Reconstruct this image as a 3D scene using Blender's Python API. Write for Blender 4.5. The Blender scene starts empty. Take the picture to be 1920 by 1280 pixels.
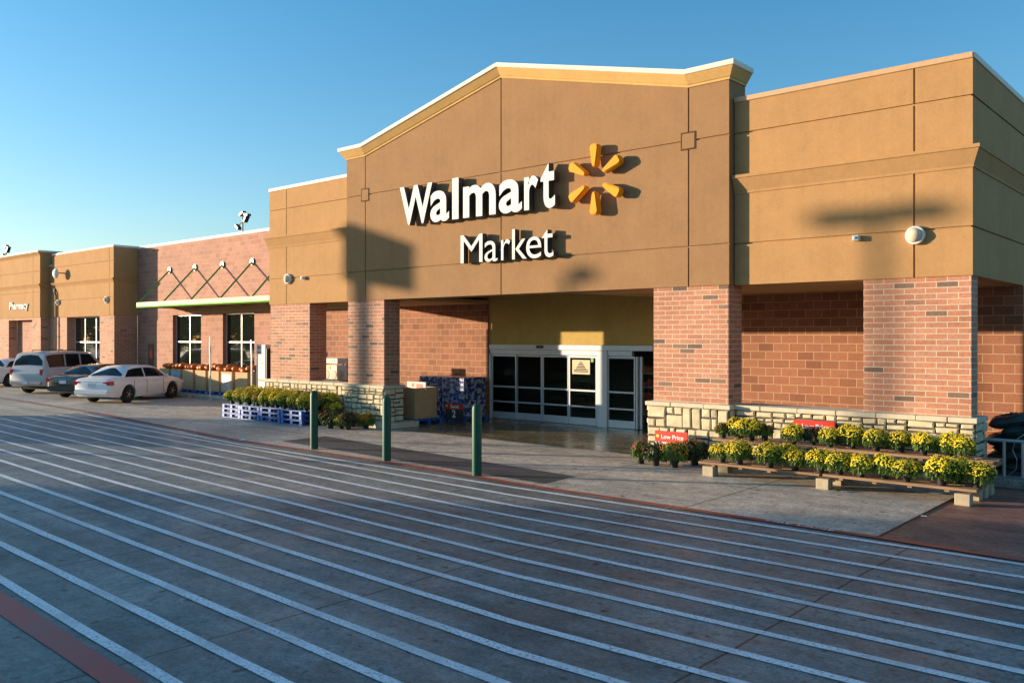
import bpy, bmesh, math, random
from mathutils import Vector, Matrix
R = math.radians
random.seed(7)
scene = bpy.context.scene
COL = scene.collection
# ------------------------------------------------------------------ survey of the place
F_PX, CX, HZ, CAMH, YAW = 1633.0, 960.0, 631.0, 2.6, R(41.2)
CY_, SY_ = math.cos(YAW), math.sin(YAW)
def ray(px):
    r = (px - CX) / F_PX
    return (-SY_ + CY_ * r, CY_ + SY_ * r)          # world x, y per metre of distance
def xa(px, Y):                                        # world X where sight line meets the plane Y
    a, b = ray(px); return a * Y / b
def za(px, py, Y):
    a, b = ray(px); return CAMH - (py - HZ) * (Y / b) / F_PX
def gnd(px, py, z=0.0):
    d = (CAMH - z) * F_PX / (py - HZ); a, b = ray(px); return (a * d, b * d)
SUN_T = Vector((0.868, 0.496, -0.114)).normalized()   # direction the sunlight travels
def sq(s, q): return (0.868 * s - 0.496 * q, 0.496 * s + 0.868 * q)

# ------------------------------------------------------------------ tagging helpers
def tag(o, label=None, cat=None, group=None, kind=None):
    if label: o['label'] = label
    if cat: o['category'] = cat
    if group: o['group'] = group
    if kind: o['kind'] = kind
    return o
def empty(name, loc=(0, 0, 0), rz=0):
    o = bpy.data.objects.new(name, None); COL.objects.link(o)
    o.location = loc; o.rotation_euler = (0, 0, rz); o.empty_display_size = .2
    return o
def copy_tree(o, parent=None):
    c = o.copy(); COL.objects.link(c); c.parent = parent
    for ch in list(o.children): copy_tree(ch, c)
    return c
class MB:
    def __init__(s): s.bm = bmesh.new()
    def quad(s, pts):
        return s.bm.faces.new([s.bm.verts.new(p) for p in pts])
    def box(s, a, b, rot=None, piv=None):
        x0, y0, z0 = a; x1, y1, z1 = b
        P = [Vector(p) for p in ((x0,y0,z0),(x1,y0,z0),(x1,y1,z0),(x0,y1,z0),(x0,y0,z1),(x1,y0,z1),(x1,y1,z1),(x0,y1,z1))]
        if rot is not None:
            pv = Vector(piv) if piv is not None else Vector(((x0+x1)/2,(y0+y1)/2,(z0+z1)/2))
            P = [rot @ (p - pv) + pv for p in P]
        v = [s.bm.verts.new(p) for p in P]
        for f in ((3,2,1,0),(4,5,6,7),(0,1,5,4),(1,2,6,5),(2,3,7,6),(3,0,4,7)):
            s.bm.faces.new([v[i] for i in f])
        return v
    def prism(s, poly, axis, lo, hi):
        """poly: 2D points; axis 'Y': (x,z); 'X': (y,z); 'Z': (x,y)"""
        def P(p, t):
            if axis == 'Y': return (p[0], t, p[1])
            if axis == 'X': return (t, p[0], p[1])
            return (p[0], p[1], t)
        a = [s.bm.verts.new(P(p, lo)) for p in poly]; b = [s.bm.verts.new(P(p, hi)) for p in poly]
        n = len(poly)
        s.bm.faces.new(a); s.bm.faces.new(b[::-1])
        for i in range(n): s.bm.faces.new([a[i], b[i], b[(i+1) % n], a[(i+1) % n]])
    def tube(s, p0, p1, r0, r1=None, n=10, caps=True):
        r1 = r0 if r1 is None else r1
        p0, p1 = Vector(p0), Vector(p1); d = (p1 - p0)
        if d.length < 1e-6: return
        q = d.to_track_quat('Z', 'Y')
        A = [s.bm.verts.new(p0 + q @ Vector((r0*math.cos(t*2*math.pi/n), r0*math.sin(t*2*math.pi/n), 0))) for t in range(n)]
        B = [s.bm.verts.new(p1 + q @ Vector((r1*math.cos(t*2*math.pi/n), r1*math.sin(t*2*math.pi/n), 0))) for t in range(n)]
        for i in range(n): s.bm.faces.new([A[i], A[(i+1)%n], B[(i+1)%n], B[i]])
        if caps: s.bm.faces.new(A[::-1]); s.bm.faces.new(B)
    def path(s, pts, r, n=8):
        for a, b in zip(pts, pts[1:]): s.tube(a, b, r, n=n)
    def lathe(s, prof, c=(0,0,0), n=20, axis='Z'):
        rings = []
        for r, h in prof:
            ring = []
            for t in range(n):
                a = t*2*math.pi/n
                if axis == 'Z': p = (c[0]+r*math.cos(a), c[1]+r*math.sin(a), c[2]+h)
                elif axis == 'Y': p = (c[0]+r*math.cos(a), c[1]+h, c[2]+r*math.sin(a))
                else: p = (c[0]+h, c[1]+r*math.cos(a), c[2]+r*math.sin(a))
                ring.append(s.bm.verts.new(p))
            rings.append(ring)
        for A, B in zip(rings, rings[1:]):
            for i in range(n): s.bm.faces.new([A[i], A[(i+1)%n], B[(i+1)%n], B[i]])
        s.bm.faces.new(rings[0][::-1]); s.bm.faces.new(rings[-1])
    def build(s, name, mat, parent=None, bevel=0, smooth=False, seg=1, fix=True, world=True):
        bm = s.bm
        if fix: bmesh.ops.recalc_face_normals(bm, faces=bm.faces)
        if bevel:
            es = [e for e in bm.edges if len(e.link_faces) == 2 and e.calc_face_angle(0) > 0.5]
            bmesh.ops.bevel(bm, geom=es, offset=bevel, segments=seg, affect='EDGES', clamp_overlap=True)
        me = bpy.data.meshes.new(name); bm.to_mesh(me); bm.free()
        if smooth:
            for p in me.polygons: p.use_smooth = True
            try: me.set_sharp_from_angle(angle=R(38))
            except Exception: pass
        if isinstance(mat, (list, tuple)):
            for m in mat: me.materials.append(m)
        else: me.materials.append(mat)
        o = bpy.data.objects.new(name, me); COL.objects.link(o)
        if parent is not None:
            o.parent = parent
            if world:
                m = Matrix.Translation(parent.location) @ parent.rotation_euler.to_matrix().to_4x4()
                pp = parent.parent
                if pp is not None and parent.type == 'MESH':
                    o.matrix_parent_inverse = Matrix.Identity(4) if True else m
                else: o.matrix_parent_inverse = m.inverted()
        return o

# ------------------------------------------------------------------ materials
def NT(name):
    m = bpy.data.materials.new(name); m.use_nodes = True
    n = m.node_tree; b = n.nodes['Principled BSDF']; return m, n, b
def N(n, t, **kw):
    x = n.nodes.new(t)
    for k, v in kw.items(): setattr(x, k, v)
    return x
def noise(n, vec, scale, detail=6, rough=.6):
    x = N(n, 'ShaderNodeTexNoise'); x.inputs['Scale'].default_value = scale
    x.inputs['Detail'].default_value = detail; x.inputs['Roughness'].default_value = rough
    if vec: n.links.new(vec, x.inputs['Vector'])
    return x.outputs['Fac']
def ramp(n, fac, stops):
    x = N(n, 'ShaderNodeValToRGB'); e = x.color_ramp.elements
    while len(e) > 1: e.remove(e[-1])
    for i, (p, c) in enumerate(stops):
        if not isinstance(c, tuple): c = (c, c, c)
        el = e[0] if i == 0 else e.new(p)
        el.position = p; el.color = (*c[:3], 1)
    n.links.new(fac, x.inputs['Fac']); return x.outputs['Color']
def mix(n, fac, a, b, mode='MIX'):
    x = N(n, 'ShaderNodeMix', data_type='RGBA', blend_type=mode)
    def put(s, v):
        if isinstance(v, (int, float)): x.inputs[s].default_value = v if s == 0 else (v, v, v, 1)
        elif isinstance(v, tuple): x.inputs[s].default_value = (*v[:3], 1)
        else: n.links.new(v, x.inputs[s])
    put(0, fac); put(6, a); put(7, b); return x.outputs[2]
def mth(n, op, a, b=None):
    x = N(n, 'ShaderNodeMath', operation=op)
    for i, v in enumerate((a, b)):
        if v is None: continue
        if isinstance(v, (int, float)): x.inputs[i].default_value = v
        else: n.links.new(v, x.inputs[i])
    return x.outputs[0]
def bump(n, b, h, strength=.3, dist=.01):
    x = N(n, 'ShaderNodeBump'); x.inputs['Strength'].default_value = strength; x.inputs['Distance'].default_value = dist
    n.links.new(h, x.inputs['Height']); n.links.new(x.outputs[0], b.inputs['Normal'])
def objvec(n, scale=None):
    t = N(n, 'ShaderNodeTexCoord').outputs['Object']
    if scale:
        m = N(n, 'ShaderNodeMapping'); m.inputs['Scale'].default_value = scale; n.links.new(t, m.inputs['Vector']); return m.outputs[0]
    return t
def plain(name, col, rough=.5, metal=0, var=.12, sc=8, bmp=0, spec=.5, coat=0):
    m, n, b = NT(name)
    v = objvec(n); f = noise(n, v, sc)
    c = ramp(n, f, [(.3, tuple(x*(1-var) for x in col)), (.7, tuple(min(1, x*(1+var)) for x in col))])
    n.links.new(c, b.inputs['Base Color'])
    b.inputs['Roughness'].default_value = rough; b.inputs['Metallic'].default_value = metal
    b.inputs['Specular IOR Level'].default_value = spec
    if coat: b.inputs['Coat Weight'].default_value = coat; b.inputs['Coat Roughness'].default_value = .08
    if bmp: bump(n, b, noise(n, v, sc*12), bmp, .004)
    return m
def wallvec(n):
    """u along the wall, v = height, whichever way the wall faces"""
    o = N(n, 'ShaderNodeSeparateXYZ'); n.links.new(objvec(n), o.inputs[0])
    g = N(n, 'ShaderNodeNewGeometry'); s = N(n, 'ShaderNodeSeparateXYZ'); n.links.new(g.outputs['Normal'], s.inputs[0])
    k = mth(n, 'GREATER_THAN', mth(n, 'ABSOLUTE', s.outputs[0]), .7)
    u = mth(n, 'ADD', mth(n, 'MULTIPLY', o.outputs[0], mth(n, 'SUBTRACT', 1, k)), mth(n, 'MULTIPLY', o.outputs[1], k))
    c = N(n, 'ShaderNodeCombineXYZ'); n.links.new(u, c.inputs[0]); n.links.new(o.outputs[2], c.inputs[1]); return c.outputs[0]
def brick(name, bw, rh, ms, stops, mortar, offset=.5, rough=.85, bs=.5, vj=1.0):
    m, n, b = NT(name)
    v = wallvec(n)
    t = N(n, 'ShaderNodeTexBrick'); n.links.new(v, t.inputs['Vector'])
    t.offset = offset; t.squash = 1
    for k, x in (('Scale', 1), ('Brick Width', bw), ('Row Height', rh), ('Mortar Size', ms), ('Mortar Smooth', .15), ('Bias', 0)):
        t.inputs[k].default_value = x
    t.inputs['Color1'].default_value = (0,0,0,1); t.inputs['Color2'].default_value = (1,1,1,1); t.inputs['Mortar'].default_value = (.5,.5,.5,1)
    c = ramp(n, t.outputs['Color'], stops)
    ov = objvec(n)
    c = mix(n, 1.0, c, ramp(n, noise(n, ov, 22, 5, .7), [(.3, .78), (.7, 1.18)]), 'MULTIPLY')
    c = mix(n, t.outputs['Fac'], c, mortar)
    c = mix(n, 1.0, c, ramp(n, noise(n, ov, .9, 4), [(.3, .88), (.7, 1.06)]), 'MULTIPLY')
    n.links.new(c, b.inputs['Base Color']); b.inputs['Roughness'].default_value = rough
    h = mth(n, 'ADD', mth(n, 'SUBTRACT', 1, t.outputs['Fac']), mth(n, 'MULTIPLY', noise(n, ov, 60, 4), .35))
    bump(n, b, h, bs, .012)
    return m
def stucco(name, col):
    m, n, b = NT(name); v = objvec(n)
    c = ramp(n, noise(n, v, 1.3, 5), [(.3, tuple(x*.93 for x in col)), (.7, tuple(x*1.06 for x in col))])
    st = noise(n, objvec(n, (7, 7, .35)), 1.0, 5, .7)                                 # faint rain streaks
    c = mix(n, 1.0, c, ramp(n, st, [(.3, .955), (.6, 1.02)]), 'MULTIPLY')
    c = mix(n, 1.0, c, ramp(n, noise(n, v, 95, 3, .8), [(.3, .80), (.7, 1.17)]), 'MULTIPLY')
    c = mix(n, 1.0, c, ramp(n, noise(n, v, 7, 6, .75), [(.3, .94), (.7, 1.045)]), 'MULTIPLY')
    n.links.new(c, b.inputs['Base Color']); b.inputs['Roughness'].default_value = .9
    b.inputs['Specular IOR Level'].default_value = .2
    bump(n, b, mth(n, 'ADD', noise(n, v, 75, 4, .7), mth(n, 'MULTIPLY', noise(n, v, 3, 3), 1.5)), .45, .006)
    return m
def concrete(name, col, dark=.75, rough=.6, spots=True, joints=None, jy=None, grime=.8, spec=.4, gloss=.0):
    m, n, b = NT(name); v = objvec(n)
    c = ramp(n, noise(n, v, .35, 8, .7), [(.40, tuple(x*dark for x in col)), (.60, tuple(x*1.08 for x in col))])
    c = mix(n, 1.0, c, ramp(n, noise(n, v, 3.5, 8, .7), [(.40, .80), (.60, 1.14)]), 'MULTIPLY')
    c = mix(n, 1.0, c, ramp(n, noise(n, v, 30, 5, .85), [(.36, .62), (.64, 1.32)]), 'MULTIPLY')
    c = mix(n, 1.0, c, ramp(n, noise(n, v, 13, 6, .75), [(.36, .60), (.46, .98), (.62, 1.16)]), 'MULTIPLY')
    c = mix(n, 1.0, c, ramp(n, noise(n, objvec(n, (.12, 1.6, 1)), 1.2, 6, .6), [(.42, grime), (.58, 1.06)]), 'MULTIPLY')   # tyre wear along the lane
    if spots:
        vo = N(n, 'ShaderNodeTexVoronoi'); vo.inputs['Scale'].default_value = 2.4
        dv = N(n, 'ShaderNodeVectorMath', operation='ADD'); n.links.new(v, dv.inputs[0])
        nc = N(n, 'ShaderNodeTexNoise'); nc.inputs['Scale'].default_value = 6; n.links.new(v, nc.inputs['Vector'])
        sc_ = N(n, 'ShaderNodeVectorMath', operation='SCALE'); n.links.new(nc.outputs['Color'], sc_.inputs[0]); sc_.inputs['Scale'].default_value = .14
        n.links.new(sc_.outputs[0], dv.inputs[1]); n.links.new(dv.outputs[0], vo.inputs['Vector'])
        s = ramp(n, vo.outputs['Distance'], [(.075, .28), (.13, 1)])
        c = mix(n, 1.0, c, s, 'MULTIPLY')
        v2 = N(n, 'ShaderNodeTexVoronoi'); v2.inputs['Scale'].default_value = 7; n.links.new(dv.outputs[0], v2.inputs['Vector'])
        sp_ = N(n, 'ShaderNodeSeparateColor'); n.links.new(v2.outputs['Color'], sp_.inputs[0])
        dk = mth(n, 'MULTIPLY', mth(n, 'LESS_THAN', v2.outputs['Distance'], .22), mth(n, 'GREATER_THAN', sp_.outputs[0], .72))
        c = mix(n, mth(n, 'MULTIPLY', dk, .65), c, tuple(x*.22 for x in col))
    o = N(n, 'ShaderNodeSeparateXYZ'); n.links.new(v, o.inputs[0])
    H = noise(n, v, 90, 4, .7)
    def line(coord, off, sp, w):
        wob = mth(n, 'MULTIPLY', mth(n, 'SUBTRACT', noise(n, v, 2.0, 4), .5), .05)
        q = mth(n, 'ADD', mth(n, 'ADD', coord, off), wob)
        fr = mth(n, 'PINGPONG', q, sp/2)
        return mth(n, 'LESS_THAN', fr, w)
    if joints:
        l = line(o.outputs[0], -joints[0], joints[1], .013); c = mix(n, mth(n, 'MULTIPLY', l, .95), c, tuple(x*.12 for x in col))
    if jy:
        l = line(o.outputs[1], -jy[0], jy[1], .010); c = mix(n, mth(n, 'MULTIPLY', l, .5), c, tuple(x*.3 for x in col))
    n.links.new(c, b.inputs['Base Color'])
    r = ramp(n, noise(n, v, 1.1, 6, .7), [(.3, max(.05, rough-.14)), (.7, rough+.12)])
    n.links.new(r, b.inputs['Roughness']); b.inputs['Specular IOR Level'].default_value = spec
    bump(n, b, H, .25, .004)
    return m
def worn_paint(name, col, under, wear=.36, rough=.5):
    m, n, b = NT(name); v = objvec(n)
    base = ramp(n, noise(n, v, 40, 5, .8), [(.3, tuple(x*.75 for x in col)), (.7, col)])
    w = ramp(n, noise(n, v, 28, 8, .75), [(wear-.05, 1.0), (wear+.05, 0.0)])
    w2 = ramp(n, noise(n, v, 1.1, 6), [(.38, .42), (.54, 0.0)])
    k = mth(n, 'MAXIMUM', w, w2)
    c = mix(n, k, base, under)
    n.links.new(c, b.inputs['Base Color']); b.inputs['Roughness'].default_value = rough
    bump(n, b, noise(n, v, 90, 4), .2, .003)
    return m
def wood(name, col):
    m, n, b = NT(name)
    g = noise(n, objvec(n, (2, 45, 45)), 1, 6, .7)
    c = ramp(n, g, [(.3, tuple(x*.55 for x in col)), (.7, tuple(x*1.15 for x in col))])
    c = mix(n, 1.0, c, ramp(n, noise(n, objvec(n), 1.5, 4), [(.3, .75), (.7, 1.15)]), 'MULTIPLY')
    n.links.new(c, b.inputs['Base Color']); b.inputs['Roughness'].default_value = .8; bump(n, b, g, .3, .004)
    return m
def leafy(name, c1, c2, trans=.25):
    m, n, b = NT(name)
    g = N(n, 'ShaderNodeObjectInfo'); v = objvec(n)
    f = noise(n, v, 35, 3)
    c = ramp(n, f, [(.35, c1), (.65, c2)])
    c = mix(n, 1.0, c, ramp(n, g.outputs['Random'], [(0, .8), (1, 1.15)]), 'MULTIPLY')
    n.links.new(c, b.inputs['Base Color']); b.inputs['Roughness'].default_value = .6
    t = N(n, 'ShaderNodeBsdfTranslucent'); n.links.new(c, t.inputs[0])
    mx = N(n, 'ShaderNodeMixShader'); mx.inputs[0].default_value = trans
    n.links.new(b.outputs[0], mx.inputs[1]); n.links.new(t.outputs[0], mx.inputs[2])
    n.links.new(mx.outputs[0], n.nodes['Material Output'].inputs[0]); return m
def glass(name, tint, opac):
    m, n, b = NT(name)
    b.inputs['Base Color'].default_value = (*tint, 1); b.inputs['Roughness'].default_value = .02
    b.inputs['Specular IOR Level'].default_value = .6
    t = N(n, 'ShaderNodeBsdfTransparent'); t.inputs[0].default_value = (.8, .85, .82, 1)
    mx = N(n, 'ShaderNodeMixShader')
    lw = N(n, 'ShaderNodeFresnel'); lw.inputs['IOR'].default_value = 1.5
    n.links.new(mth(n, 'MAXIMUM', lw.outputs[0], opac), mx.inputs[0])
    n.links.new(t.outputs[0], mx.inputs[1]); n.links.new(b.outputs[0], mx.inputs[2])
    n.links.new(mx.outputs[0], n.nodes['Material Output'].inputs[0]); return m

M = {}
M['stucco_gold'] = stucco('stucco_gold', (.45, .252, .108))
M['stucco_brown'] = stucco('stucco_brown', (.315, .178, .086))
M['stucco_trim'] = stucco('stucco_trim', (.62, .38, .14))
M['stucco_olive'] = stucco('stucco_olive', (.54, .37, .115))
M['brick_front'] = brick('brick_front', .36, .102, .0075,
    [(0, (.13,.085,.065)), (.06, (.25,.145,.10)), (.10, (.42,.17,.10)), (.45, (.50,.215,.125)), (.75, (.43,.19,.12)), (1, (.52,.25,.155))], (.60,.48,.35))
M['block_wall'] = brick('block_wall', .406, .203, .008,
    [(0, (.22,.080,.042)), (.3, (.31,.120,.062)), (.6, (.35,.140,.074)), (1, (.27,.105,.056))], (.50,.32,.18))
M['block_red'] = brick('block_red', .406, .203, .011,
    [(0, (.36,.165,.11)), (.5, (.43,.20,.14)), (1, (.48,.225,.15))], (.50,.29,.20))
M['stone'] = plain('stone', (.62,.52,.34), .9, var=.22, sc=5, bmp=.5)
M['stone_cap'] = plain('stone_cap', (.60,.52,.38), .9, var=.12, sc=5, bmp=.3)
M['mortar'] = plain('mortar', (.085,.075,.06), .95, var=.2, sc=20)
M['cap_white'] = plain('cap_white', (.74,.68,.56), .6, var=.06, spec=.3)
M['cap_tan'] = plain('cap_tan', (.55,.34,.18), .4, var=.05)
M['alu'] = plain('alu', (.62,.64,.66), .32, metal=.35, var=.05)
M['pane'] = plain('pane', (.012,.016,.012), .03, var=.2, spec=.8)
M['door_glass'] = glass('door_glass', (.01,.012,.01), .06)
M['soffit'] = plain('soffit', (.40,.27,.12), .85, var=.08)
M['white_letter'] = plain('white_letter', (.74,.74,.71), .75, var=.03, spec=.15)
M['letter_side'] = plain('letter_side', (.05,.05,.055), .5, var=.05)
M['spark'] = plain('spark', (.80,.33,.008), .6, var=.04, spec=.2)
M['road'] = concrete('road', (.215,.232,.222), .62, .54, joints=(-3.4, 3.5), jy=(6.05, 40), spec=.42)
M['lot'] = concrete('lot', (.56,.49,.38), .82, .7, joints=(-3.4, 4.6), spec=.3)
M['walk'] = concrete('walk', (.56,.49,.40), .78, .62, joints=(-9.8, 3.05), spec=.4, grime=.86)
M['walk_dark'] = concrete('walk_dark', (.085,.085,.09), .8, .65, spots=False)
M['walk_brown'] = concrete('walk_brown', (.29,.14,.10), .75, .6, joints=(-1.2, 2.7))
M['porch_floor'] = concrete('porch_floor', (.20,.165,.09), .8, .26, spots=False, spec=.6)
M['paint_white'] = worn_paint('paint_white', (.96,.97,.98), (.28,.29,.29), wear=.44)
M['paint_red'] = worn_paint('paint_red', (.50,.05,.035), (.14,.10,.09), .38)
M['green_paint'] = plain('green_paint', (.003,.070,.042), .45, var=.2, spec=.3)
M['wood'] = wood('wood', (.34,.20,.11))
M['block'] = plain('block', (.42,.34,.24), .95, var=.15, sc=12, bmp=.5)
M['leaf'] = leafy('leaf', (.06,.12,.015), (.19,.28,.04))
M['leaf_dark'] = leafy('leaf_dark', (.035,.06,.018), (.08,.11,.03))
M['bloom_yellow'] = leafy('bloom_yellow', (.86,.56,.008), (.92,.76,.03), .15)
M['bloom_orange'] = leafy('bloom_orange', (.62,.20,.012), (.78,.38,.02), .15)
M['bloom_red'] = leafy('bloom_red', (.36,.045,.02), (.50,.10,.035), .15)
M['pot'] = plain('pot', (.018,.016,.018), .45)
M['blue_plastic'] = plain('blue_plastic', (.015,.13,.42), .4, var=.15)
M['card'] = plain('card', (.52,.34,.17), .85, var=.1)
M['pumpkin'] = plain('pumpkin', (.62,.15,.012), .5, var=.2, sc=6)
M['stem'] = plain('stem', (.12,.11,.04), .8)
M['tyre'] = plain('tyre', (.012,.012,.013), .75)
M['rim'] = plain('rim', (.50,.50,.52), .28, metal=.7, var=.05)
M['car_white'] = plain('car_white', (.82,.82,.82), .28, var=.02, coat=.6)
M['car_beige'] = plain('car_beige', (.50,.50,.50), .28, var=.02, coat=.6)
M['car_black'] = plain('car_black', (.012,.022,.02), .22, var=.05, coat=.8)
M['car_glass'] = plain('car_glass', (.008,.012,.014), .08, var=.1, spec=.35)
M['tail'] = plain('tail', (.45,.012,.015), .15, var=.1, coat=.7)
M['black'] = plain('black', (.015,.015,.016), .5)
M['grey_metal'] = plain('grey_metal', (.30,.33,.35), .4, metal=.4, var=.1)
M['galv'] = plain('galv', (.42,.44,.45), .38, metal=.5, var=.12)
M['red_sign'] = plain('red_sign', (.62,.035,.02), .4, var=.04)
M['white'] = plain('white', (.74,.73,.70), .7, var=.04, spec=.2)
M['paper'] = plain('paper', (.74,.60,.38), .8, var=.06)
M['ink'] = plain('ink', (.03,.03,.03), .7)
M['plate'] = plain('plate', (.30,.45,.60), .4)
M['yellow'] = plain('yellow', (.85,.65,.02), .6)
M['interior'] = plain('interior', (.36,.30,.22), .9, var=.2, sc=1)
M['bag'] = plain('bag', (.022,.040,.042), .33, var=.35, sc=5, bmp=.4)
M['curb_blue'] = concrete('curb_conc', (.26,.25,.23), .8, .7, spots=False)
M['bark'] = plain('bark', (.09,.065,.045), .95, bmp=.5)
M['green_edge'] = plain('green_edge', (.10,.38,.03), .8, spec=.1)
M['groove'] = plain('groove', (.09,.05,.025), .9, spec=.05)

# ------------------------------------------------------------------ goods wrapped in blue (water / cola cases)
def cases_mat():
    m, n, b = NT('printed_cases'); v = wallvec(n)
    t = N(n, 'ShaderNodeTexBrick'); n.links.new(v, t.inputs['Vector']); t.offset = .5
    for k, x in (('Scale', 1), ('Brick Width', .20), ('Row Height', .13), ('Mortar Size', .008), ('Mortar Smooth', .1), ('Bias', 0)): t.inputs[k].default_value = x
    t.inputs['Color1'].default_value = (0,0,0,1); t.inputs['Color2'].default_value = (1,1,1,1); t.inputs['Mortar'].default_value = (.3,.3,.3,1)
    c = ramp(n, t.outputs['Color'], [(0, (.01,.03,.14)), (.5, (.015,.06,.25)), (1, (.03,.10,.34))])
    f = noise(n, v, 7, 2, .5)
    k = ramp(n, f, [(.51, 0.0), (.54, 1.0)]); c = mix(n, k, c, (.42,.46,.56))
    k2 = ramp(n, noise(n, v, 12, 2, .5), [(.63, 0.0), (.65, 1.0)]); c = mix(n, k2, c, (.5,.20,.05))
    c = mix(n, t.outputs['Fac'], c, (.10,.12,.18))
    n.links.new(c, b.inputs['Base Color']); b.inputs['Roughness'].default_value = .22
    bump(n, b, noise(n, v, 14, 4), .5, .02); return m
M['cases'] = cases_mat()

# ------------------------------------------------------------------ text
def glyph(ch, x0, x1, z0, z1, yf, yb, mat, name, parent, bold=.0, bev=.0, side=None):
    """one character fitted to a rectangle on a wall facing -Y"""
    cu = bpy.data.curves.new('t', 'FONT'); cu.body = ch; cu.size = 1; cu.offset = bold
    cu.extrude = .5; cu.resolution_u = 6
    o = bpy.data.objects.new('t', cu); COL.objects.link(o)
    dg = bpy.context.evaluated_depsgraph_get()
    me = bpy.data.meshes.new_from_object(o.evaluated_get(dg)); bpy.data.objects.remove(o)
    xs = [v.co.x for v in me.vertices]; ys = [v.co.y for v in me.vertices]
    ax, bx, ay, by = min(xs), max(xs), min(ys), max(ys)
    for v in me.vertices:
        u = (v.co.x-ax)/(bx-ax); w = (v.co.y-ay)/(by-ay); d = v.co.z+.5       # d=1 front
        v.co = Vector((x0+(x1-x0)*u, yb+(yf-yb)*d, z0+(z1-z0)*w))
    me.name = name; me.materials.clear(); me.materials.append(mat)
    if side is not None:
        me.materials.append(side); me.update()
        for p in me.polygons: p.material_index = 0 if abs(p.normal.y) > .5 else 1
    ob = bpy.data.objects.new(name, me); COL.objects.link(ob)
    if parent is not None:
        ob.parent = parent; ob.matrix_parent_inverse = Matrix.Translation(parent.location).inverted()
    return ob
def word(txt, size, mat, name, parent, mtx, bold=.0, depth=.002, xs=1.0, align='CENTER'):
    cu = bpy.data.curves.new('t', 'FONT'); cu.body = txt; cu.size = size; cu.offset = bold; cu.extrude = depth
    cu.align_x = align; cu.resolution_u = 4
    o = bpy.data.objects.new('t', cu); COL.objects.link(o)
    dg = bpy.context.evaluated_depsgraph_get()
    me = bpy.data.meshes.new_from_object(o.evaluated_get(dg)); bpy.data.objects.remove(o)
    me.transform(Matrix.Diagonal((xs, 1, 1, 1))); me.transform(mtx)
    me.name = name; me.materials.clear(); me.materials.append(mat)
    ob = bpy.data.objects.new(name, me); COL.objects.link(ob)
    if parent is not None: ob.parent = parent
    return ob

# ================================================================== GROUND
def sheet(name, pts, z, mat, th=None):
    mb = MB()
    mb.bm.faces.new([mb.bm.verts.new((x, y, z)) for x, y in pts])
    o = mb.build(name, mat, fix=False)
    if o.data.polygons[0].normal.z < 0: o.data.flip_normals()
    return tag(o, kind='structure')
sheet('ground', [(-600,-600),(600,-600),(600,600),(-600,600)], -.012, M['lot'])
edge_px = [(0,745.7),(195,777),(450,826),(800,878),(960,906),(1655,1010),(1915,1051)]
edge = [gnd(*p) for p in edge_px]
edge = [(-75, 15.3)] + edge + [(25, 11.4)]
road_l = -30.6
def edge_y(x):
    for a, b in zip(edge, edge[1:]):
        if a[0] <= x <= b[0]: return a[1] + (b[1]-a[1])*(x-a[0])/(b[0]-a[0])
    return edge[-1][1]
sheet('road', [(-75,-40),(40,-40),(40,11.4)] + edge[::-1][1:-1] + [(-75,15.3)], -.004, M['road'])
sheet('drive', [(-75,13.0),(-43,12.2),(road_l-1.2,10.3),(road_l,11.3),(road_l,edge_y(road_l)),(-42,13.6),(-75,15.3)], 0.0, M['lot'])
walk_pts = [(x, y) for x, y in edge if x < -3.87] + [(-3.87, edge_y(-3.87)), (-3.87, 20.6), (-75, 20.6)]
walk_pts[0] = (-75, 15.3)
sheet('sidewalk', walk_pts, .004, M['walk'])
sheet('brown_sidewalk', [(-3.87, edge_y(-3.87)), (25, 11.4), (25, 30), (-3.87, 30)], .004, M['walk_brown'])
mb = MB(); mb.box((-3.885, edge_y(-3.87)+.02, 0), (-3.855, 15.4, .014)); tag(mb.build('expansion_joint', M['black']), kind='structure')
# dark band of paving along the bollards
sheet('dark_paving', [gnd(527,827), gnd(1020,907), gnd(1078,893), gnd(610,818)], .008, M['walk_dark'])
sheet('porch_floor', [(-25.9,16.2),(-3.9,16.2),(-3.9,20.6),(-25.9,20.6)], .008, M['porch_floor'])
# raised walk in front of the brick wall
mb = MB(); mb.prism([(-60,18.75),(-26.2,18.75),(-26.2,20.49),(-60,20.49)], 'Z', -.01, .15)
tag(mb.build('raised_walk', M['walk'], bevel=.015), kind='structure')
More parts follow.
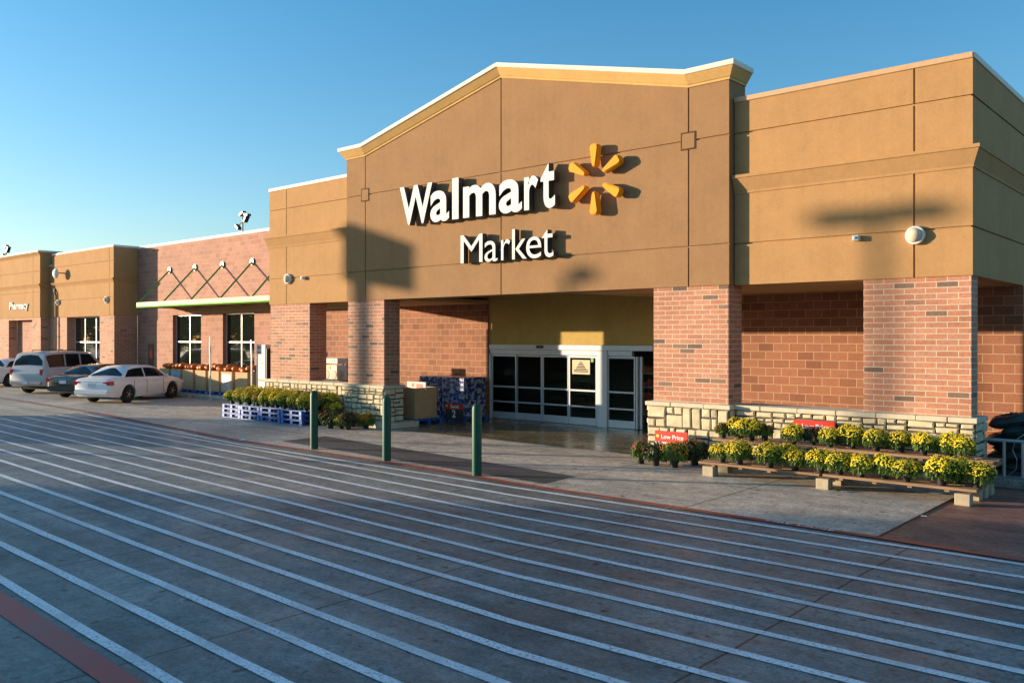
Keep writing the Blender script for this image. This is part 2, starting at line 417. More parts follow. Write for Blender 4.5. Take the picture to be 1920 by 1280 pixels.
# painted markings
def strip(pts, w, z, name, mat, label=None):
    mb = MB(); bm = mb.bm
    # resample and add the slight hand-painted wobble
    P = []
    for (a, b) in zip(pts, pts[1:]):
        a, b = Vector(a), Vector(b); k = max(1, int((b-a).length/.8))
        for i in range(k): P.append(a.lerp(b, i/k))
    P.append(Vector(pts[-1]))
    L = []; Rr = []
    for i, p in enumerate(P):
        t = (P[min(i+1, len(P)-1)] - P[max(i-1, 0)]).normalized(); nn = Vector((-t.y, t.x))
        j = random.uniform(-.006, .006); ww = w/2*random.uniform(.93, 1.07)
        L.append(bm.verts.new((*(p+nn*(ww+j)), z))); Rr.append(bm.verts.new((*(p-nn*(ww-j)), z)))
    for i in range(len(P)-1): bm.faces.new([Rr[i], Rr[i+1], L[i+1], L[i]])
    return tag(mb.build(name, mat, fix=False), kind='structure')
stripes = [[(0,1085),(325,1280)], [(0,1017.5),(535,1280)], [(0,965),(740,1280)], [(0,922.5),(940,1280)],
           [(0,890),(960,1220),(1165,1280)], [(0,862.5),(960,1165),(1390,1280)], [(0,842.5),(960,1115),(1610,1280)],
           [(0,825),(960,1077),(1800,1271)], [(0,808),(960,1045),(1920,1260)], [(0,795),(960,1015),(1920,1215)],
           [(6,785),(960,990),(1920,1175)], [(47,782),(960,967),(1920,1140)], [(85,780),(960,947),(1920,1110)],
           [(120,779),(960,928),(1920,1082)], [(200,784),(450,833),(960,913),(1920,1058)]]
for st in stripes:
    P = [Vector(gnd(*p)) for p in st]
    d0 = (P[0]-P[1]).normalized(); d1 = (P[-1]-P[-2]).normalized()
    if P[0].x > road_l: P[0] = P[0] + d0*((P[0].x-road_l)/abs(d0.x))
    P.append(P[-1] + d1*10)
    strip([tuple(p) for p in P], .105, 0.003, 'painted_stripe', M['paint_white'])
P = [Vector(gnd(0,1128)), Vector(gnd(232,1280))]
d = (P[1]-P[0]).normalized()
strip([tuple(P[0]-d*30), tuple(P[0]), tuple(P[1]), tuple(P[1]+d*14)], .24, .003, 'red_painted_line', M['paint_red'])
strip([(x, y+.02) for x, y in edge], .13, .012, 'red_curb_line', M['paint_red'])
o = word('FIRE LANE', .115, M['paint_white'], 'fire_lane_lettering', None,
     Matrix.Translation((gnd(1492,989)[0], edge_y(gnd(1492,989)[0])-.03, .0165)) @ Matrix.Rotation(R(-1.2), 4, 'Z'), xs=1.9, depth=.0005)
tag(o, kind='structure')

# ================================================================== STORE
YF, YW, YB = 16.3, 16.5, 20.5
XL, X1, X2, XR = xa(505, YW), xa(650, YF), xa(1367, YF), xa(1824, YW)
XG0, XG1 = X1, X2
ZB, ZW = 3.66, 7.40
store = empty('store_building', (-14.6, 16.3, 0))
tag(store, 'tan stucco and brick supermarket with a gabled entrance, stone base and green canopy', 'building')
def part(mb, name, mat, parent=store, **kw): return mb.build(name, mat, parent, **kw)
G = .034
def panels(mb, xs, zs, y, th, top=None):
    """stucco panels with real grooves; top(x) gives a sloped upper edge for the last row"""
    for i in range(len(xs)-1):
        for j in range(len(zs)-1):
            a = xs[i] + (G/2 if i else 0); b = xs[i+1] - (G/2 if i < len(xs)-2 else 0)
            c = zs[j] + (G/2 if j else 0); d = zs[j+1] - (G/2 if j < len(zs)-2 else 0)
            if top and j == len(zs)-2: mb.prism([(a, c), (b, c), (b, top(b)), (a, top(a))], 'Y', y-th, y)
            else: mb.box((a, y-th, c), (b, y, d))
# --- wings (front)
xv_r = xa(1714, YW); xv_l = xa(537, YW)
TH = .03
mb = MB()
panels(mb, [X2+.02, xv_r, XR], [ZB, 4.5, 6.76, ZW], YW+TH, TH)
mb.box((X2+.02, YW+TH+.001, ZB+.002), (XR-TH-.002, YW+.6, ZW-.002))
part(mb, 'wing_front', M['stucco_gold'])
mb = MB()
panels(mb, [XL, xv_l, X1-.02], [ZB, 4.5, 6.76, ZW], YW+TH, TH)
mb.box((XL+.001, YW+TH+.001, ZB+.002), (X1-.02, YW+.4, ZW-.002))
part(mb, 'wing_front', M['stucco_gold'])
# right return wall, upper part, with its joints
mb = MB()
for a, b in ((YW+TH+.001, 24.0),):
    for c, d in ((ZB, 4.5-G/2), (4.5+G/2, 6.76-G/2), (6.76+G/2, ZW)):
        mb.box((XR-TH, YW+TH+.001, c), (XR, 27.0, d))
mb.box((XR-.3, YW+.61, ZB+.002), (XR-TH-.001, 27.0, ZW-.002))
part(mb, 'side_wall', M['stucco_gold'])
mb = MB(); mb.box((XL, YW+.401, 3.85), (XL+.3, YB, ZW)); part(mb, 'side_wall', M['stucco_gold'])
# --- gable
zc = 7.85; zp = 9.10; xj0 = xa(685, YF); xj1 = xa(1291, YF); xc = (xj0+xj1)/2
def gtop(x):
    if x <= xj0+1e-4: return zc
    if x >= xj1-1e-4: return zc
    return zc + (zp-zc)*(1-abs(x-xc)/((xj1-xj0)/2))
mb = MB()
def gp(x): return gtop(min(max(x, xj0), xj1))
panels(mb, [XG0, xj0, xc, xj1, XG1], [ZB, 4.5, 6.73, 9.9], YF+TH, TH, top=gp)
poly = [(XG0+.001, ZB+.002), (XG1-.001, ZB+.002), (XG1-.001, zc), (xj1, zc), (xc, zp), (xj0, zc), (XG0+.001, zc)]
mb.prism(poly, 'Y', YF+TH+.001, YF+.72)
part(mb, 'gable_wall', M['stucco_brown'])
for xj in (xj0, xj1):
    mb = MB(); mb.box((xj-.15, YF-.012, 6.73-.16), (xj+.15, YF+.004, 6.73+.16))
    for sx in (-1, 1): pass
    m_ = part(mb, 'medallion', M['stucco_brown'], bevel=.006)
    mb = MB()
    mb.box((xj-.185, YF-.004, 6.73-.19), (xj+.185, YF+.003, 6.73+.19)); part(mb, 'medallion_recess', M['groove'])
# --- swept mouldings
def sweep(path, prof, name, mat, parent=store, up=True):
    """path: list of (x,y,z, nx,ny) corner points with outward mitre; prof: (out, height)"""
    mb = MB(); bm = mb.bm; rings = []
    for (x, y, z, nx, ny) in path:
        rings.append([bm.verts.new((x+nx*o, y+ny*o, z+h)) for o, h in prof])
    n = len(prof)
    for A, B in zip(rings, rings[1:]):
        for i in range(n): bm.faces.new([A[i], B[i], B[(i+1)%n], A[(i+1)%n]])
    bm.faces.new(rings[0]); bm.faces.new(rings[-1][::-1])
    return part(mb, name, mat, parent)
corn = [(-.02, 0), (.025, 0), (.03, .045), (.05, .06), (.15, .215), (.16, .235), (-.02, .235)]
capp = [(-.02, .237), (.175, .237), (.19, .25), (.19, .345), (-.02, .36)]
path = [(XG0, YF+.72, zc, -1, 0), (XG0, YF, zc, -1, -1), (xj0, YF, zc, 0, -1), (xc, YF, zp, 0, -1), (xj1, YF, zc, 0, -1), (XG1, YF, zc, 1, -1), (XG1, YF+.72, zc, 1, 0)]
sweep(path, corn, 'gable_cornice', M['stucco_trim'])
sweep(path, capp, 'gable_coping', M['cap_white'])
mb = MB(); mb.prism([(x, z+.30) for x, z in ((XG0,zc),(XG1,zc),(xj1,zc),(xc,zp),(xj0,zc))][:0] or [(XG0, zc+.0),(XG1, zc+.0),(XG1, zc+.30),(xj1, zc+.30),(xc, zp+.30),(xj0, zc+.30),(XG0, zc+.30)], 'Y', YF+.02, YF+.70)
part(mb, 'gable_parapet', M['stucco_brown'])
band = [(-.02, 0), (.02, 0), (.022, .05), (.12, .30), (.14, .31), (.14, .37), (-.02, .38)]
zb = 5.52
sweep([(X2+.02, YW, zb, 0, -1), (XR, YW, zb, 1, -1), (XR, 27, zb, 1, 0)], band, 'wing_cornice', M['stucco_gold'])
sweep([(XL, YB, zb, -1, 0), (XL, YW, zb, -1, -1), (X1-.02, YW, zb, 0, -1)], band, 'wing_cornice', M['stucco_gold'])
pc = [(-.62, 0), (.02, 0), (.028, .01), (.028, .10), (-.62, .11)]
pc2 = [(-.3, 0), (.02, 0), (.028, .01), (.028, .10), (-.3, .11)]
sweep([(X2+.02, YW, ZW, 0, -1), (XR-.001, YW, ZW, 0, -1)], pc, 'parapet_coping', M['cap_tan'])
sweep([(XR, YW, ZW+.001, 1, 0), (XR, 27, ZW+.001, 1, 0)], pc2, 'parapet_coping', M['cap_white'])
sweep([(XL, YW, ZW, 0, -1), (X1-.02, YW, ZW, 0, -1)], pc, 'parapet_coping', M['cap_white'])
# --- pillars
PXL = xa(580, YW); 
gl0, gl1 = X1, xa(720, YF); gr0, gr1 = xa(1222, YF), X2; wr0 = xa(1615, YW)
ST = 1.20
def pillar(x0, x1, y0, y1):
    mb = MB(); mb.box((x0+.03, y0+.03, ST), (x1-.03, y1, ZB)); return part(mb, 'brick_pillar', M['brick_front'])
pillar(gl0, gl1, YF, YF+.62); pillar(gr0, gr1, YF, YF+.62); pillar(wr0, XR, YW, YW+.45)
mb = MB(); mb.box((XL+.03, YW+.03, ST), (PXL-.6, YW+.46, ZB)); mb.box((PXL-.6, YW+.032, ST), (PXL-.03, YW+.68, ZB)); part(mb, 'brick_pillar', M['brick_front'])
# --- stone base: individual stones
def stone_face(mb, mo, o, u, n, width, height):
    """o: lower-left corner, u: unit vector along, n: outward"""
    o, u, n = Vector(o), Vector(u), Vector(n); z = 0.0
    rnd = random.Random(int(abs(o.x*37+o.y*11+width*5)))
    while z < height-.03:
        h = min(rnd.choice((.24, .28, .33)), height-z)
        if height-z-h < .12: h = height-z
        x = 0.0
        while x < width-.02:
            w = min(rnd.uniform(.20, .50), width-x)
            if width-x-w < .12: w = width-x
            sp = rnd.uniform(.36, .64)
            if w < .27 and rnd.random() < .6: cells = [(z, h, x, w)]
            else:
                cells = []
                for (q0, q1) in ((0, sp), (sp, 1)):
                    if w > .30 and rnd.random() < .6:
                        k_ = rnd.uniform(.35, .65); cells += [(z+h*q0, h*(q1-q0), x, w*k_), (z+h*q0, h*(q1-q0), x+w*k_, w*(1-k_))]
                    else: cells.append((z+h*q0, h*(q1-q0), x, w))
            for (cz, ch, cx0, cw) in cells:
                g = .015; a, b, c, d = cx0+g, cx0+cw-g, cz+g, cz+ch-g
                if b-a < .03 or d-c < .02: continue
                j = lambda: rnd.uniform(-.012, .010)
                base = [(a+j(), c+j()), (b+j(), c+j()), (b+j(), d+j()), (a+j(), d+j())]
                dep = rnd.uniform(.025, .05); ins = .018
                cx_, cz_ = (a+b)/2, (c+d)/2
                B0 = [mb.bm.verts.new(o+u*p+Vector((0,0,q))) for p, q in base]
                B1 = [mb.bm.verts.new(o+u*(p+(cx_-p)*.03)+Vector((0,0,q+(cz_-q)*.05))+n*dep*.6) for p, q in base]
                B2 = [mb.bm.verts.new(o+u*(p+math.copysign(min(ins*1.3, abs(cx_-p)*.5), cx_-p))+Vector((0,0,q+math.copysign(min(ins, abs(cz_-q)*.5), cz_-q)))+n*(dep+rnd.uniform(-.008, .008))) for p, q in base]
                for A, B in ((B0, B1), (B1, B2)):
                    for i in range(4): mb.bm.faces.new([A[i], A[(i+1)%4], B[(i+1)%4], B[i]])
                mb.bm.faces.new(B2)
            x += w
        z += h
def stone_block(x0, x1, y0, y1, left=True, right=True):
    mb = MB(); hh = ST-.09; z0 = .0
    stone_face(mb, None, (x0, y0, z0), (1,0,0), (0,-1,0), x1-x0, hh)
    if right: stone_face(mb, None, (x1, y0, z0), (0,1,0), (1,0,0), y1-y0, hh)
    if left: stone_face(mb, None, (x0, y1, z0), (0,-1,0), (-1,0,0), y1-y0, hh)
    s = part(mb, 'stone_base', M['stone'], smooth=False)
    mb = MB(); mb.box((x0+.004, y0+.004, 0), (x1-.004, y1-.004, hh)); part(mb, 'mortar_core', M['mortar'])
    # segmented cap stones
    mb = MB(); x = x0-.05
    while x < x1+.049:
        w = min(random.uniform(.5, .8), x1+.05-x)
        if x1+.05-x-w < .2: w = x1+.05-x
        mb.box((x+.003, y0-.055+random.uniform(-.004,.004), hh), (x+w-.003, y1+.05, ST+.003)); x += w
    part(mb, 'stone_cap', M['stone_cap'], bevel=.012)
stone_block(gl0-.03, gl1+.06, YF-.05, YF+.68)
stone_block(gr0-.06, gr1+.03, YF-.05, YF+.68)
stone_block(gr1+.10, XR+.05, YW-.05, YW+.60)
stone_block(XL-.05, gl0-.10, YW-.05, YW+.42)
mb = MB(); mb.box((gl0+.9, YF-.25, 0), (gl1+.45, YF+.95, .15)); part(mb, 'plinth', M['stone_cap'], bevel=.01)
# --- walls at the back of the porch and the long brick wall
def wall_with_openings(x0, x1, y, z0, z1, holes, mat, name, th=.3):
    xs = sorted({x0, x1, *[h[0] for h in holes], *[h[1] for h in holes]})
    zs = sorted({z0, z1, *[h[2] for h in holes], *[h[3] for h in holes]})
    mb = MB()
    for i in range(len(xs)-1):
        # merge vertical runs
        run = None
        for j in range(len(zs)-1):
            cx_, cz_ = (xs[i]+xs[i+1])/2, (zs[j]+zs[j+1])/2
            inside = any(h[0] < cx_ < h[1] and h[2] < cz_ < h[3] for h in holes)
            if not inside: mb.box((xs[i], y, zs[j]), (xs[i+1], y+th, zs[j+1]))
    bmesh.ops.remove_doubles(mb.bm, verts=mb.bm.verts, dist=1e-5)
    # drop internal faces
    seen = {}
    for f in mb.bm.faces: seen.setdefault(frozenset(v.index for v in f.verts), []).append(f)
    mb.bm.verts.index_update(); seen = {}
    for f in mb.bm.faces: seen.setdefault(frozenset(v.index for v in f.verts), []).append(f)
    bmesh.ops.delete(mb.bm, geom=[f for fs in seen.values() if len(fs) > 1 for f in fs], context='FACES_ONLY')
    return part(mb, name, mat)
XD0, XD1 = xa(916, YB), xa(1226, YB)
wins = [(-39.35, -36.75), (-34.9, -32.4), (-30.45, -27.9)]
WZ0, WZ1 = 1.10, 3.62
XM = xa(258, YB)
mw = wall_with_openings(XM, XD0, YB, 0, 6.98, [(a, b, WZ0, WZ1) for a, b in wins], M['block_red'], 'long_brick_wall')
mb = MB(); mb.box((XM, YB-.02, 6.98), (XL+.5, YB+.3, 7.10)); part(mb, 'parapet_coping', M['cap_white'])
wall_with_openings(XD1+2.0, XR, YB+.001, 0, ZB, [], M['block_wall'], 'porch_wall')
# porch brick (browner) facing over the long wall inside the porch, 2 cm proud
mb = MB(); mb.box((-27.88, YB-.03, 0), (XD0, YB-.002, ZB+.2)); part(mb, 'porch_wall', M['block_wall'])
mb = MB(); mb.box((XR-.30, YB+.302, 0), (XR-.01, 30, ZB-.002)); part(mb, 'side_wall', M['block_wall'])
# olive wall over the doors
DZ = 2.36
mb = MB(); mb.box((XD0+.001, YB+.02, DZ), (XD1+2.0, YB+.30, 5.0)); mb.box((XD1+.0, YB+.02, 0), (XD1+2.0, YB+.30, DZ)); part(mb, 'entrance_wall', M['stucco_olive'])
# ceiling
mb = MB()
mb.box((PXL, YW+.60, ZB), (XD0, YB-.03, ZB+.1)); mb.box((XD1, YF+.7, ZB), (XR-.31, YB, ZB+.1))
mb.box((XD0, YF+.725, 4.6), (XD1, YB+.02, 4.7)); 
part(mb, 'porch_ceiling', M['soffit'])
mb = MB(); mb.box((XL+.5, YB+.31, 6.2), (XR-.31, 30, 6.3)); mb.box((XM, YB+.31, 6.0), (XL+.49, 32, 6.1)); mb.box((XL+.31, YW+.75, 6.21), (XR-.31, YB+.3, 6.31))
part(mb, 'roof', M['cap_tan'])
# --- windows with frames set back in the wall
def window(x0, x1, z0, z1, y, nx=2, nz=2, rec=.16, fw=.05):
    mb = MB(); a = y+rec
    mb.box((x0, a, z0), (x0+fw, a+.06, z1)); mb.box((x1-fw, a, z0), (x1, a+.06, z1))
    mb.box((x0+fw, a, z0), (x1-fw, a+.06, z0+fw)); mb.box((x0+fw, a, z1-fw), (x1-fw, a+.06, z1))
    for i in range(1, nx):
        xx = x0+(x1-x0)*i/nx; mb.box((xx-fw/2, a+.001, z0+fw), (xx+fw/2, a+.055, z1-fw))
    zz = z0+(z1-z0)*.5; mb.box((x0+fw, a-.003, zz-fw/2), (x1-fw, a+.05, zz+fw/2))
    f = part(mb, 'window', M['alu'])
    mb = MB(); mb.box((x0+.01, a+.03, z0+.01), (x1-.01, a+.04, z1-.01)); p = mb.build('pane', M['pane'], f)
    return f
for a, b in wins: window(a, b, WZ0, WZ1, YB)
# --- tower bays to the left
Y2 = 19.3; xb2r = xa(213, Y2); xb2l = xa(98, Y2)
bw0, bw1 = xa(124, Y2), xa(185.5, Y2)
zt = 7.02
mb = MB()
panels(mb, [xb2l, xa(205, Y2), xb2r], [ZB, 4.55, 6.35, zt], Y2+TH, TH)
mb.box((xb2l+.001, Y2+TH+.001, ZB+.002), (xb2r-.001, YB+.01, zt-.002)); part(mb, 'tower_bay', M['stucco_gold'])
wall_with_openings(xb2l-3, xb2r-.02, Y2+.04, 0, ZB-.002, [(bw0, bw1, 1.0, ZB-.03)], M['brick_front'], 'bay_brick', th=.5)
mb = MB(); mb.box((xb2r-.5, Y2+.541, 0), (xb2r-.02, YB, ZB-.002)); part(mb, 'bay_brick', M['brick_front'])
window(bw0+.0, bw1, 1.0, ZB-.03, Y2+.04, nx=3, rec=.40)
sweep([(xb2l, Y2, 5.28, 0, -1), (xb2r, Y2, 5.28, 1, -1), (xb2r, YB, 5.28, 1, 0)], [(o*.8, h*.6) for o, h in band], 'bay_cornice', M['stucco_gold'])
sweep([(xb2l, Y2, zt, 0, -1), (xb2r, Y2, zt, 1, -1), (xb2r, YB+.3, zt, 1, 0)], [(-.3,0),(.02,0),(.03,.01),(.03,.10),(-.3,.11)], 'parapet_coping', M['cap_white'])
mb = MB(); mb.box((xb2l-3, Y2+.06, ZB), (xb2l, YB, 6.45)); mb.box((xb2l-3, YB+.01, ZB), (xb2l, YB+.3, 6.6)); part(mb, 'low_link_wall', M['stucco_gold'])
mb = MB(); mb.box((xb2l-3, Y2+.03, 6.45), (xb2l, YB, 6.55)); part(mb, 'parapet_coping', M['cap_white'])
Y1 = 18.85; xb1r = xa(75, Y1); xb1l = xb1r-13
dw0, dw1 = xa(15, Y1), xa(59, Y1)
mb = MB()
panels(mb, [xb1l, xa(2, Y1), xa(62, Y1), xb1r], [ZB, 5.05, 6.2, 7.05], Y1+TH, TH)
mb.box((xb1l, Y1+TH+.001, ZB+.002), (xb1r-.001, YB+.2, 7.05)); part(mb, 'tower_bay', M['stucco_gold'])
wall_with_openings(xb1l, xb1r-.02, Y1+.04, 0, ZB-.002, [(dw0, dw1, 0, ZB-.12)], M['brick_front'], 'bay_brick', th=.45)
mb = MB(); mb.box((xb1r-.4, Y1+.491, 0), (xb1r-.021, YB, ZB-.002)); mb.box((dw0-.01, Y1+.50, 0), (dw1+.01, Y1+.6, ZB)); part(mb, 'bay_brick', M['block_red'])
sweep([(xb1l, Y1, 7.05, 0, -1), (xb1r, Y1, 7.05, 1, -1), (xb1r, YB, 7.05, 1, 0)], [(o*.9, h*.75) for o, h in capp[:0]+corn], 'bay_cornice', M['stucco_gold'])
sweep([(xb1l, Y1, 7.05, 0, -1), (xb1r, Y1, 7.05, 1, -1), (xb1r, YB, 7.05, 1, 0)], [(-.02,.178),(.16,.178),(.17,.19),(.17,.27),(-.3,.28)], 'parapet_coping', M['cap_white'])
sweep([(xb1l, Y1, 5.28, 0, -1), (xb1r, Y1, 5.28, 1, -1), (xb1r, YB, 5.28, 1, 0)], [(o*.8, h*.6) for o, h in band], 'bay_cornice', M['stucco_gold'])
mb = MB(); dxx = xa(107, Y2); mb.path([(dxx-.25, Y2-.02, 5.2), (dxx-.1, Y2-.08, 5.0), (dxx, Y2-.06, 4.85), (dxx, Y2-.06, 1.0)], .05); part(mb, 'tubing', M['letter_side'])  # dark tube with a bent top, running down the bay front
# service door in the shaded return
mb = MB(); x0 = xa(279, YB); mb.box((x0, YB-.03, .15), (x0+.5, YB-.004, 2.25)); d_ = part(mb, 'service_door', plain('maroon', (.12,.03,.03), .5))
mb = MB(); mb.box((x0+.12, YB-.038, 1.55), (x0+.42, YB-.031, 1.95)); part(mb, 'door_notice', M['red_sign'], d_)
# --- canopy
YC = 18.9; cz0, cz1 = 3.93, 4.16
xc0, xc1 = xa(256, YC), XL-.05
mb = MB(); mb.box((xc0, YC+.10, cz1-.03), (xc1, YB-.003, cz1)); 
canopy = part(mb, 'canopy', M['white'])
mb = MB(); mb.box((xc0-.02, YC, cz0+.05), (xc1, YC+.1, cz1+.02)); mb.box((xc0-.02, YC+.1, cz0+.05), (xc0+.06, YB-.003, cz1+.02)); mb.build('fascia', plain('fascia_cream', (.70,.70,.36), .6, spec=.25), canopy, bevel=.01)
mb = MB(); mb.box((xc0-.021, YC-.004, cz0), (xc1, YC+.104, cz0+.05)); mb.build('fascia_trim', M['green_edge'], canopy)
mb = MB()
for i in range(7):
    x = xc0 + .3 + i*2.0
    if x < xc1: mb.box((x, YC+.11, cz0), (x+.09, YB-.004, cz1-.032))
mb.box((xc0+.1, YC+.75, cz0+.002), (xc1, YC+.83, cz1-.033))
mb.build('canopy_beam', M['stucco_trim'], canopy)
for i in range(6):
    nx_ = -39.6 + 2.36*i
    mb = MB(); mb.tube((nx_, YB-.03, 5.76), (nx_+.05, YC+.06, cz1+.02), .038, n=8); mb.build('rod', M['green_paint'] if 0 else plain('rod_green', (.07,.27,.04), .4), canopy, smooth=True)
    mb = MB(); mb.lathe([(.0,-.01),(.15,-.01),(.15,-.06),(.0,-.07)], (nx_, YB, 5.76), 14, 'Y'); mb.build('rod_bracket', plain('bracket_green', (.03,.14,.02), .4), canopy)
    mb = MB(); mb.box((nx_-.09, YB-.012, 5.60), (nx_+.09, YB-.001, 5.93)); mb.build('bracket_plate', M['white'], canopy)
mb = MB(); mb.box((xc0+2.0, YB-.12, 3.66), (xc1, YB-.003, cz0-.003)); mb.build('ledger', M['soffit'], canopy)

# ================================================================== ENTRANCE DOORS
YD = YB+.05
doors = empty('entrance_doors_root')
bpy.data.objects.remove(doors)
def frame_part(name, boxes, mat=None, parent=store, bevel=.006):
    mb = MB()
    for a, b in boxes: mb.box(a, b)
    return part(mb, name, mat or M['alu'], parent, bevel=bevel)
XA = xa(922, YD); XE = xa(1226, YD)
hdr = frame_part('door_header', [((XD0+.02, YD-.06, DZ-.16), (XE, YD+.12, DZ-.005)), ((XD0+.02, YD-.02, 2.05), (XE-.7, YD+.10, DZ-.165))])
mb = MB(); xs_ = xa(1015, YD); mb.box((xs_-.14, YD-.10, DZ-.11), (xs_+.14, YD-.062, DZ-.03)); mb.build('motion_sensor', M['black'], hdr, bevel=.01)
def leaf(px0, px1, y, name='sliding_door', kick=.23):
    a, b = xa(px0, y), xa(px1, y); w = .045
    mb = MB()
    mb.box((a, y, .02), (a+w, y+.05, 2.04)); mb.box((b-w, y, .02), (b, y+.05, 2.04))
    mb.box((a+w, y+.001, .02), (b-w, y+.049, kick)); mb.box((a+w, y+.001, 1.98), (b-w, y+.049, 2.04))
    mb.box((a+w, y-.004, 1.0), (b-w, y+.046, 1.05)); mb.box((a+w, y-.004, .53), (b-w, y+.046, .575))
    f = part(mb, name, M['alu'])
    mb = MB(); mb.box((a+w*.6, y+.02, kick-.01), (b-w*.6, y+.028, 1.99)); mb.build('pane', M['door_glass'], f)
    return f
for p0, p1, yy in ((922,968,YD),(968.5,1016,YD+.06),(1017,1066,YD+.06),(1066.5,1119,YD),(1139,1191,YD),(1193,1200,YD+.10)):
    L_ = leaf(p0, p1, yy) if p1-p0 > 20 else None
    if p0 == 1066.5:
        a = xa(1073, YD-.01); b = xa(1106, YD-.01)
        mb = MB(); mb.box((a, YD-.010, 1.42), (b, YD-.005, 2.0)) if 0 else mb.box((a, YD-.012, 1.50), (b, YD-.006, 1.92)); nt = mb.build('paper_notice', M['paper'], L_)
        mb = MB()
        for i in range(7):
            z = 1.86-.045*i; w = (.05+.035*i) if i < 5 else .26
            mb.box(((a+b)/2-w, YD-.0145, z-.028), ((a+b)/2+w, YD-.0125, z))
        mb.build('notice_print', M['ink'], L_)
        mb = MB(); c_ = xa(1110, YD-.01); mb.box((c_-.045, YD-.006, 1.86), (c_+.045, YD-.002, 1.97)); mb.build('green_sticker', plain('sticker_green', (.12,.45,.12), .5), L_)
x0, x1 = xa(1119.5, YD-.05), xa(1138, YD-.05)
frame_part('door_column', [((x0, YD-.06, 0), (x1, YD+.12, DZ-.165))], bevel=.01)
x0 = xa(1193, YD); frame_part('open_door_edge', [((x0, YD-.02, .02), (x0+.05, YD+.08, 2.04)), ((x0+.075, YD+.05, .02), (x0+.16, YD+.12, 2.04))])
frame_part('door_jamb', [((XD0+.02, YD-.06, 0), (XD0+.09, YD+.12, 2.05))])
# interior room
mb = MB()
def room(x0, x1, y0, y1, z0, z1):
    mb.quad([(x0,y1,z0),(x1,y1,z0),(x1,y1,z1),(x0,y1,z1)]); mb.quad([(x0,y0,z0),(x0,y1,z0),(x0,y1,z1),(x0,y0,z1)])
    mb.quad([(x1,y0,z0),(x1,y0,z1),(x1,y1,z1),(x1,y1,z0)]); mb.quad([(x0,y0,z1),(x0,y1,z1),(x1,y1,z1),(x1,y0,z1)])
    mb.quad([(x0,y0,z0),(x1,y0,z0),(x1,y1,z0),(x0,y1,z0)])
room(XD0-.5, XD1+1.9, YB+.305, 26.5, .015, 3.1)
part(mb, 'vestibule', M['interior'], fix=False)
# goods racks seen through the glass
def goods_rack(x, y, w, label, cols):
    r = empty('goods_rack', (x, y, .015)); tag(r, label, 'rack')
    mb = MB()
    for sx in (0, w): mb.box((sx-.02, 0, 0), (sx+.02, .4, 1.75))
    for z in (.3, .7, 1.1, 1.5): mb.box((.02, .0, z), (w-.02, .4, z+.03))
    mb.build('rack_frame', M['galv'], r, world=False)
    rn = random.Random(int(x*10))
    for z in (.33, .73, 1.13, 1.53):
        mb = MB(); xx = .04
        while xx < w-.14:
            bw_ = rn.uniform(.10, .2); mb.box((xx, .03, z), (xx+bw_-.02, .3, z+rn.uniform(.14, .26))); xx += bw_
        mb.build('boxed_goods', plain('goods', rn.choice(cols), .5, var=.4, sc=9), r, world=False)
goods_rack(xa(1200, 21.6), 21.6, 1.1, 'rack of orange and white goods inside the open doorway at the right', [(.5,.15,.03),(.5,.4,.3),(.4,.08,.04)])
goods_rack(xa(960, 24), 24.2, 2.4, 'long rack of pale goods behind the leftmost glass door', [(.3,.3,.25),(.12,.2,.25)])
goods_rack(xa(1072, 23), 23.0, 1.3, 'rack of tan goods behind the door with the paper notice', [(.35,.25,.12),(.3,.12,.06)])

# ================================================================== SIGNS
ws = empty('store_name_sign', (-15, 16.2, 5.65))
tag(ws, 'large white raised letters reading Walmart followed by a yellow six-petal burst', 'sign')
def pxr(z0, z1, Y): return xa(600+z0/2.341, Y), xa(600+z1/2.341, Y)
yl, ybk = 16.06, 16.25
B0, XH, CAP = 5.65, 6.45, 6.71
for ch, a, b, z0, z1 in (('W',350,492,B0,CAP),('a',484,566,B0-.015,XH+.01),('l',580,608,B0,CAP+.01),('m',628,771,B0,XH+.01),('a',785,886,B0-.015,XH+.01),('r',896,957,B0,XH+.01),('t',968,1031,B0-.015,CAP)):
    x0, x1 = pxr(a, b, yl)
    glyph(ch, x0, x1, z0, z1, yl, ybk, M['white_letter'], 'letter', ws, bold=.023, side=M['letter_side'])
mb0 = None
scx, scz = xa(1112.3, yl), 6.17
for k in range(6):
    a = math.pi/2 + k*math.pi/3; ca, sa = math.cos(a), math.sin(a)
    pr = []
    r0, r1, w0, w1 = .29, .80, .060, .115
    pts = [(r0,-w0*.7),(r0-.02,0),(r0,w0*.7),(r0+.06,w0)] + [(r1-.09, w1), (r1-.03, w1*.93), (r1, w1*.55),(r1,-w1*.55),(r1-.03,-w1*.93),(r1-.09,-w1)] + [(r0+.06,-w0)]
    mb = MB(); mb.prism([(scx+ca*p-sa*q, scz+sa*p+ca*q) for p, q in pts], 'Y', yl, ybk); mb.build('petal', M['spark'], ws, bevel=.022, seg=2, smooth=True)
ms = empty('market_sign', (-15, 16.2, 4.49)); tag(ms, 'smaller white raised letters reading Market beneath the store name', 'sign')
for ch, a, b, z0, z1 in (('M',617,713,4.49,5.21),('a',722,779,4.48,5.0),('r',795,834,4.49,5.0),('k',843,907,4.49,5.23),('e',905,971,4.48,5.0),('t',973,1024,4.48,5.14)):
    x0, x1 = pxr(a, b, yl+.02)
    glyph(ch, x0, x1, z0, z1, yl+.02, ybk, M['white_letter'], 'letter', ms, bold=-.004, side=M['letter_side'])
yph = Y1-.06
ps = empty('pharmacy_sign', (xa(35,yph), yph, 4.2)); tag(ps, 'small white raised letters reading Pharmacy on the far left bay', 'sign')
x0, x1 = xa(17, yph), xa(52, yph); cuw = (x1-x0)/8
widths = [1.1,1.0,1.0,.7,1.5,1.0,.9,1.0]; tot = sum(widths); xx = x0
